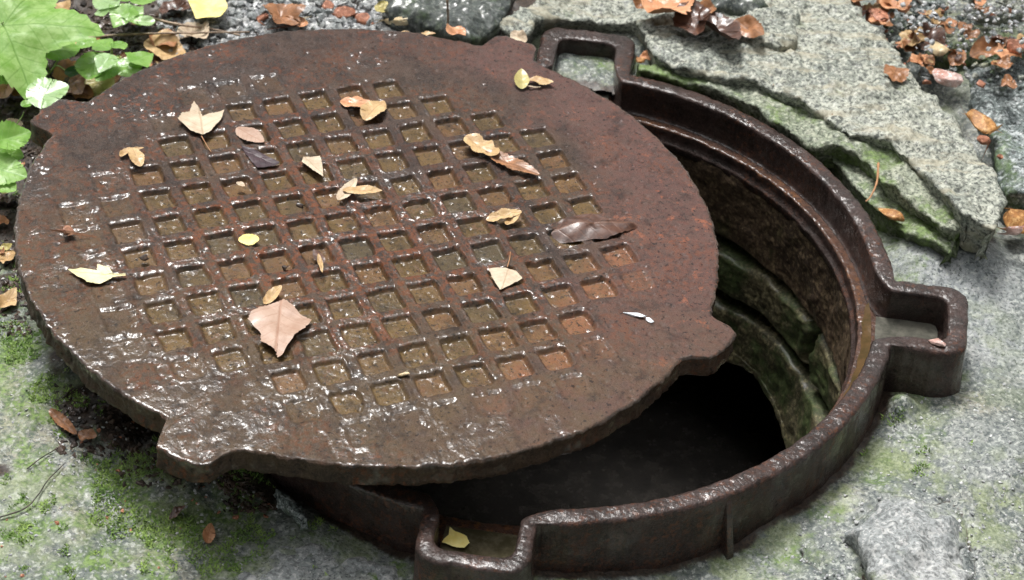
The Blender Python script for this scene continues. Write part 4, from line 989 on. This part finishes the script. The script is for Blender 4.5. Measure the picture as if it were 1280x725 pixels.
def gleaf(b, t, kind, mat, seed, label, lift=.006, tl=.004, z=None, **kw):
    p = on_ground(*b, lift) if z is None else spot(*b, z); q = on_ground(*t, lift + tl) if z is None else spot(*t, z + tl)
    nrm = Vector((random.uniform(-.35, .35), random.uniform(-.5, .1), 1)).normalized()
    kw.setdefault('fold', .25); kw.setdefault('wave', .08); kw.setdefault('curl', .3)
    return leaf('fallen_leaf', p, q, nrm, kind, mat, seed, label, group=GL, **kw)
traced_leaf([(235, -2), (233, -14), (280, -14), (282, 2), (285, 12), (275, 22), (245, 27), (238, 12)], (286, 14), (234, -8), 'l_yellow', 80, 'bright yellow leaf on the gravel at the top left', to=lambda u, v, l=0: spot(u, v, .004 + l), group=GL)
gleaf((182, 56), (232, 72), 'oval', 'l_tan', 81, 'tan leaf half under the rear left edge of the cover', wid=1.2)
gleaf((196, 44), (218, 62), 'serrate', 'l_brown', 83, 'dark brown leaf beside the long twig')
gleaf((226, 36), (258, 50), 'round', 'l_cream', 84, 'cream leaf piece under the long twig')
gleaf((200, 14), (240, 10), 'serrate', 'l_dark', 85, 'dark leaf left of the bright yellow leaf', wid=1.2)
gleaf((345, 8), (360, 34), 'lobed', 'l_brown', 86, 'crumpled rusty brown leaf on the gravel', wid=1.3, lift=.012)
gleaf((362, 28), (386, 32), 'oval', 'l_orange', 87, 'orange leaf scrap right of the crumpled rusty leaf')
gleaf((112, 92), (136, 118), 'oval', 'l_olive', 88, 'olive leaf lying between the green clump and the cover edge', wid=1.2)
gleaf((128, 104), (152, 96), 'oval', 'l_orange', 89, 'orange-pink leaf scrap between the green clump and the cover edge')
gleaf((76, 84), (108, 124), 'long', 'l_brown', 90, 'long rusty leaf strip behind the rear left lug', wid=1.6)
gleaf((92, 112), (118, 122), 'oval', 'l_brown', 91, 'brown leaf against the rear left lug of the cover')
gleaf((2, 125), (12, 100), 'serrate', 'l_orange', 92, 'orange-brown leaf at the left picture edge', wid=1.2)
gleaf((22, 120), (30, 92), 'serrate', 'l_brown', 93, 'dull brown leaf right of the orange-brown one at the left edge')
gleaf((6, 160), (30, 156), 'oval', 'l_cream', 94, 'pale leaf edge over the green leaf at the left edge', wid=1.2)
gleaf((0, 386), (20, 362), 'birch', 'l_tan', 95, 'tan pointed leaf on the ground left of the cover', wid=.8)
gleaf((64, 514), (98, 545), 'long', 'l_brown', 96, 'thin curled brown leaf in the dirt left of the front lug', wid=.8, lift=.002)
gleaf((98, 542), (122, 547), 'oval', 'l_brown', 97, 'orange-brown leaf scrap at the end of the thin curled leaf')
gleaf((212, 650), (232, 632), 'oval', 'l_dark', 98, 'dark red leaf scrap on moss below the front lug', wid=.8, lift=.003)
gleaf((258, 680), (263, 656), 'long', 'l_orange', 99, 'small orange-brown leaf strip standing on the moss', wid=1.6, lift=.003)
gleaf((2, 242), (16, 232), 'oval', 'l_olive', 100, 'yellow-green leaf scrap at the left edge beside the cover')
gleaf((0, 312), (16, 306), 'oval', 'l_olive', 101, 'olive leaf scrap at the left picture edge')
gleaf((810, 22), (868, -4), 'serrate', 'l_orange', 102, 'orange-tan wet leaf at the top edge on the slab', z=.034, wid=1.2)
gleaf((860, 10), (874, 46), 'oval', 'l_dark', 103, 'dark red wet leaf in the middle of the leaves on the slab', z=.034)
gleaf((878, 18), (922, 56), 'oval', 'l_dark', 104, 'long dark wet leaf on the slab', z=.034, wid=.9)
gleaf((866, 8), (896, 14), 'oval', 'l_brown', 105, 'brown wet leaf behind the dark ones on the slab', z=.036)
gleaf((918, 26), (956, 48), 'oval', 'l_brown', 106, 'rusty leaf by the rounded rock on the slab', z=.034, wid=.8)
gleaf((795, 12), (812, -6), 'serrate', 'l_brown', 107, 'brown leaf at the top edge left of the wet leaves', z=.034)
gleaf((1150, 66), (1168, 34), 'serrate', 'l_dark', 108, 'dark brown leaf left of the tan pebble', z=.018, wid=1.1)
gleaf((1132, 66), (1150, 44), 'oval', 'l_brown', 109, 'brown leaf over the round dark stone', z=.018)
gleaf((1188, 82), (1204, 64), 'oval', 'l_brown', 110, 'rusty leaf piece between the tan pebble and the pink stone', z=.018)
gleaf((1212, 72), (1258, 50), 'oval', 'l_brown', 111, 'rusty wet leaf right of the flat grey-green stone', z=.016, wid=.7)
gleaf((1062, 2), (1098, -6), 'serrate', 'l_brown', 112, 'brown leaf at the top edge above the salmon chip', z=.03)
gleaf((1100, 10), (1140, 0), 'serrate', 'l_orange', 113, 'orange-brown leaf at the top edge right of the salmon chip', z=.026)
gleaf((1210, 292), (1240, 284), 'serrate', 'l_dark', 114, 'dark brown leaf in the gap under the foot of the long slab', z=-.040, wid=1.1)
gleaf((470, 16), (484, 2), 'oval', 'l_olive', 115, 'tan-olive leaf at the left end of the dark boulder', z=.0)
gleaf((578, 36), (560, 46), 'round', 'l_orange', 116, 'tiny orange bud scrap on the rear edge of the cover', z=.045, wid=.9)
gleaf((640, 42), (658, 52), 'oval', 'l_cream', 117, 'cream leaf piece at the rear right lug of the cover', z=.03)
gleaf((800, 72), (820, 70), 'oval', 'l_orange', 118, 'orange sliver in the gap right of the rear frame lug', z=-.004)
gleaf((850, 95), (880, 100), 'long', 'l_orange', 119, 'orange strip in the crack under the long slab', z=.0)
gleaf((955, 106), (968, 108), 'oval', 'l_orange', 120, 'small orange scrap in the crack beside the frame rim', z=.012)
gleaf((500, 46), (545, 44), 'long', 'l_tan', 121, 'tan strip lying behind the rear edge of the cover', z=.012)
# small anonymous litter pieces under the plants
LIT = dict(l_brown='small rusty brown dead leaf', l_dark='small dark brown dead leaf', l_tan='small tan dead leaf', l_orange='small orange-brown dead leaf')
r2 = random.Random(5); lit = ['l_brown', 'l_dark', 'l_tan', 'l_orange', 'l_brown', 'l_dark']
proto = None
for k in range(46):
    u, v = r2.uniform(-10, 225), r2.uniform(-10, 120) if k < 34 else r2.uniform(150, 330)
    if k >= 34: u = r2.uniform(-10, 24)
    a = r2.uniform(0, 6.28); L_ = r2.uniform(12, 26)
    leaf('leaf_litter_piece', on_ground(u, v, .004), on_ground(u + L_ * math.cos(a), v + L_ * .65 * math.sin(a), .006), Vector((r2.uniform(-.4, .4), r2.uniform(-.4, .4), 1)).normalized(),
         r2.choice(['oval', 'serrate', 'lobed']), lit[k % 6], 500 + k, LIT[lit[k % 6]] + (' in the litter under the green plants at upper left' if k < 34 else ' in the litter at the left picture edge below the plants'), 'dead leaf', group='leaf litter under the green plants', curl=.4, fold=.2, wave=.1)

for k in range(52):
    u, v = r2.uniform(1070, 1285), r2.uniform(-12, 105)
    if v > 40 and u < 1120: continue
    a = r2.uniform(0, 6.28); L_ = r2.uniform(10, 30); z_ = .022
    leaf('leaf_litter_piece', spot(u, v, z_), spot(u + L_ * math.cos(a), v + L_ * .65 * math.sin(a), z_ + .003), Vector((r2.uniform(-.4, .4), r2.uniform(-.4, .4), 1)).normalized(),
         r2.choice(['oval', 'serrate', 'lobed']), ['l_brown', 'l_orange', 'l_dark', 'l_tan', 'l_brown'][k % 5], 700 + k, LIT[['l_brown', 'l_orange', 'l_dark', 'l_tan', 'l_brown'][k % 5]] + ' among the wet stones at the upper right', 'dead leaf', group='leaf litter among the upper right stones', curl=.3, fold=.2, wave=.1)
# ------------------------------------------------------------------ the wood round the clearing
M['bark'] = mat_plain('tree_bark', (.06, .045, .035), (.14, .11, .085), 12, .9, 0)
M['foliage'] = mat_plain('foliage', (.035, .07, .02), (.07, .12, .035), 6, .6, 0)
def tree_meshes():
    r_ = np.random.RandomState(3); V = []; F = []
    zz = np.linspace(-.3, 5.2, 14)
    for i, z in enumerate(zz):
        rad_ = .16 * (1 - .13 * i / 2) * (1.5 if i == 0 else 1)
        for k in range(10):
            a = k * .6283; V.append((rad_ * math.cos(a) + .05 * math.sin(z), rad_ * math.sin(a) + .05 * math.cos(z * 1.3), z))
    tm = mesh_np('trunk', np.array(V), grid_faces(14, 10, True), True)
    cl = r_.normal(0, 1, (26, 3)); cl /= np.linalg.norm(cl, axis=1)[:, None]; cl = cl * r_.uniform(.5, 1, (26, 1)) * np.array([1.15, 1.15, 1.9]) + np.array([0, 0, 3.3])
    n_ = 5200; c = cl[r_.randint(0, 26, n_)] + r_.normal(0, .27, (n_, 3)); a = r_.normal(0, 1, (n_, 3)); a /= np.linalg.norm(a, axis=1)[:, None]; b = np.cross(a, r_.normal(0, 1, (n_, 3))); b /= np.linalg.norm(b, axis=1)[:, None]
    sz = r_.uniform(.05, .11, (n_, 1)); V = np.stack([c - a * sz, c + b * sz * .5, c + a * sz, c - b * sz * .5], 1).reshape(-1, 3)
    cm_ = mesh_np('crown', V, np.arange(4 * n_).reshape(-1, 4), False)
    limbs = []
    return tm, cm_
TM, CM = tree_meshes()
rt = random.Random(12)
for k in range(17):
    a = 2 * math.pi * k / 17 + rt.uniform(-.1, .1); d = rt.uniform(3.7, 4.7); x, y = d * math.sin(a), d * math.cos(a)
    e = empty('tree', (x, y, gz((x, y)))); e.rotation_euler.z = rt.uniform(0, 6.28); q = rt.uniform(.85, 1.15); e.scale = (q, q, q * rt.uniform(.9, 1.1))
    tag(e, 'broad-leaved tree of the surrounding wood, outside the picture', 'tree', 'trees of the surrounding wood')
    link('trunk', TM, M['bark'], e); link('crown', CM, M['foliage'], e)

# ------------------------------------------------------------------ green plants
def plant(name, root_px, label, leaves, stemr=.0011):
    root = on_ground(*root_px); e = tag(empty(name, root), label, 'plant', 'green plants at the upper left')
    for (b, t, z0, z1, kind, mat, kw) in leaves:
        p, q = spot(*b, z0), spot(*t, z1)
        nrm = Vector((kw.pop('nx', 0), kw.pop('ny', -.25), 1)).normalized()
        leaf('leaf', p, q, nrm, kind, mat, random.randint(0, 999), parent=e, **kw)
        mid = root.lerp(p, .5) + Vector((0, 0, .008))
        tube('stem', [v - root for v in smooth_path([root, mid, p])], stemr, M['stem_green'], e)
    return e
plant('large_leaved_plant', (-30, 60), 'plant with the largest pale green lobed leaf in the top left corner', [
    ((4, 28), (134, 40), .055, .045, 'palm', 'g_palm', dict(wid=1.0, fold=.0, curl=-.12, wave=.04)),
    ((-30, 60), (34, 100), .036, .018, 'serrate', 'g_pale', dict(wid=1.1, fold=.06, curl=-.1)),
])
plant('toothed_seedling', (62, 92), 'seedling with a whitish toothed leaf beside the rear left lug', [
    ((52, 66), (100, 58), .020, .014, 'serrate', 'g_bright', dict(wid=1.1, fold=.12, curl=-.1)),
    ((34, 124), (86, 106), .030, .034, 'serrate', 'g_white', dict(wid=1.2, fold=.06, curl=-.1)),
    ((30, 118), (60, 98), .016, .016, 'serrate', 'g_bright', dict(wid=1.0, fold=.08)),
    ((40, 128), (26, 132), .014, .014, 'round', 'g_bright', dict(wid=1.0)),
    ((82, 88), (100, 92), .004, .006, 'round', 'g_dark', dict(wid=1.0)),
    ((96, 60), (120, 48), .012, .012, 'oval', 'g_bright', dict(wid=1.0)),
], .0009)
plant('round_leaved_clump', (142, 84), 'clump of rounded bright green leaves touching the rear left cover edge', [
    ((122, 66), (110, 100), .016, .010, 'round', 'g_bright', dict(wid=1.0, fold=.12)),
    ((138, 66), (124, 90), .030, .024, 'heart', 'g_white', dict(wid=.9, fold=.15, curl=-.2)),
    ((146, 76), (120, 102), .018, .010, 'heart', 'g_bright', dict(wid=1.0, fold=.1)),
    ((152, 72), (172, 98), .022, .014, 'heart', 'g_bright', dict(wid=1.1, fold=.1, curl=-.2)),
    ((160, 80), (192, 68), .026, .018, 'birch', 'g_bright', dict(wid=.9, fold=.1)),
    ((138, 62), (118, 52), .022, .016, 'oval', 'g_bright', dict(wid=1.1)),
    ((140, 60), (158, 54), .024, .018, 'oval', 'g_bright', dict(wid=1.1)),
    ((150, 74), (158, 84), .030, .028, 'round', 'g_white', dict(wid=1.0)),
], .0008)
plant('small_leaved_plant', (158, 24), 'small plant with narrow pale leaves at the top left beside the yellow leaf', [
    ((148, 8), (118, -4), .022, .016, 'oval', 'g_white', dict(wid=1.1)),
    ((138, 12), (118, 18), .020, .014, 'oval', 'g_white', dict(wid=1.0)),
    ((162, 4), (142, 36), .022, .012, 'birch', 'g_bright', dict(wid=1.0)),
    ((160, 6), (176, 34), .022, .014, 'birch', 'g_bright', dict(wid=.8)),
    ((172, 28), (194, 26), .018, .018, 'round', 'g_white', dict(wid=.95)),
    ((164, 4), (196, -8), .024, .020, 'oval', 'g_bright', dict(wid=1.1)),
    ((160, 2), (150, -18), .024, .024, 'oval', 'g_bright', dict(wid=1.1)),
], .0008)
plant('edge_plant', (-20, 200), 'green plant with folded leaves at the left picture edge beside the cover', [
    ((-10, 178), (38, 166), .036, .028, 'serrate', 'g_bright', dict(wid=1.0, fold=.25, ny=-.6)),
    ((-20, 186), (30, 196), .022, .010, 'serrate', 'g_bright', dict(wid=1.1, fold=.2, nx=.5)),
    ((-20, 206), (34, 222), .020, .014, 'serrate', 'g_pale', dict(wid=1.1, fold=.1)),
    ((-20, 214), (20, 240), .016, .008, 'serrate', 'g_pale', dict(wid=1.0, fold=.1)),
], .001)

# ------------------------------------------------------------------ twigs
def twig(pts, rad, label, mat='twig', z=None, taper=.6):
    P = [on_ground(u, v, lift) if z is None else spot(u, v, lift) for (u, v, lift) in pts]
    o = tube('twig', smooth_path(P), rad, M[mat], None, taper); return tag(o, label, 'twig', 'twigs lying around the manhole')
twig([(84, 52, .014), (130, 45, .018), (190, 42, .018), (250, 41, .016), (312, 40, .010)], .0016, 'long pale twig crossing the top left litter')
twig([(186, 22, .012), (220, 30, .014), (262, 36, .012), (300, 44, .008)], .0018, 'shorter pale twig above the long one near the yellow leaf')
twig([(557, -30, .06), (559, 0, .040), (560, 24, .020), (559, 40, .008)], .0016, 'thin upright stem in front of the dark boulder', z=1)
twig([(-5, 648, .002), (30, 636, .003), (48, 618, .003), (60, 600, .003), (80, 580, .002)], .0007, 'thin dark curved root on the mossy ground at lower left', 'twig_dark')
twig([(34, 586, .002), (52, 572, .003), (76, 558, .002)], .0006, 'short thin rootlet above the curved root at lower left', 'twig_dark')
twig([(1098, 204, .006), (1096, 228, .008), (1088, 246, .006), (1082, 252, .004)], .0012, 'thin reddish stalk standing between the mossy ledges', 'stem_brown', z=1)
twig([(20, 156, .012), (26, 148, .016), (30, 140, .018)], .0008, 'tiny yellowish stalk at the left edge plant', 'stem_green')
twig([(1040, 142, .014), (1042, 150, .008), (1050, 162, .002)], .0010, 'tiny brown stalk in the crack of the long slab', 'stem_brown', z=1)
print('objects', len(bpy.data.objects), 'tris', sum(len(m_.polygons) for m_ in bpy.data.meshes) * 2)
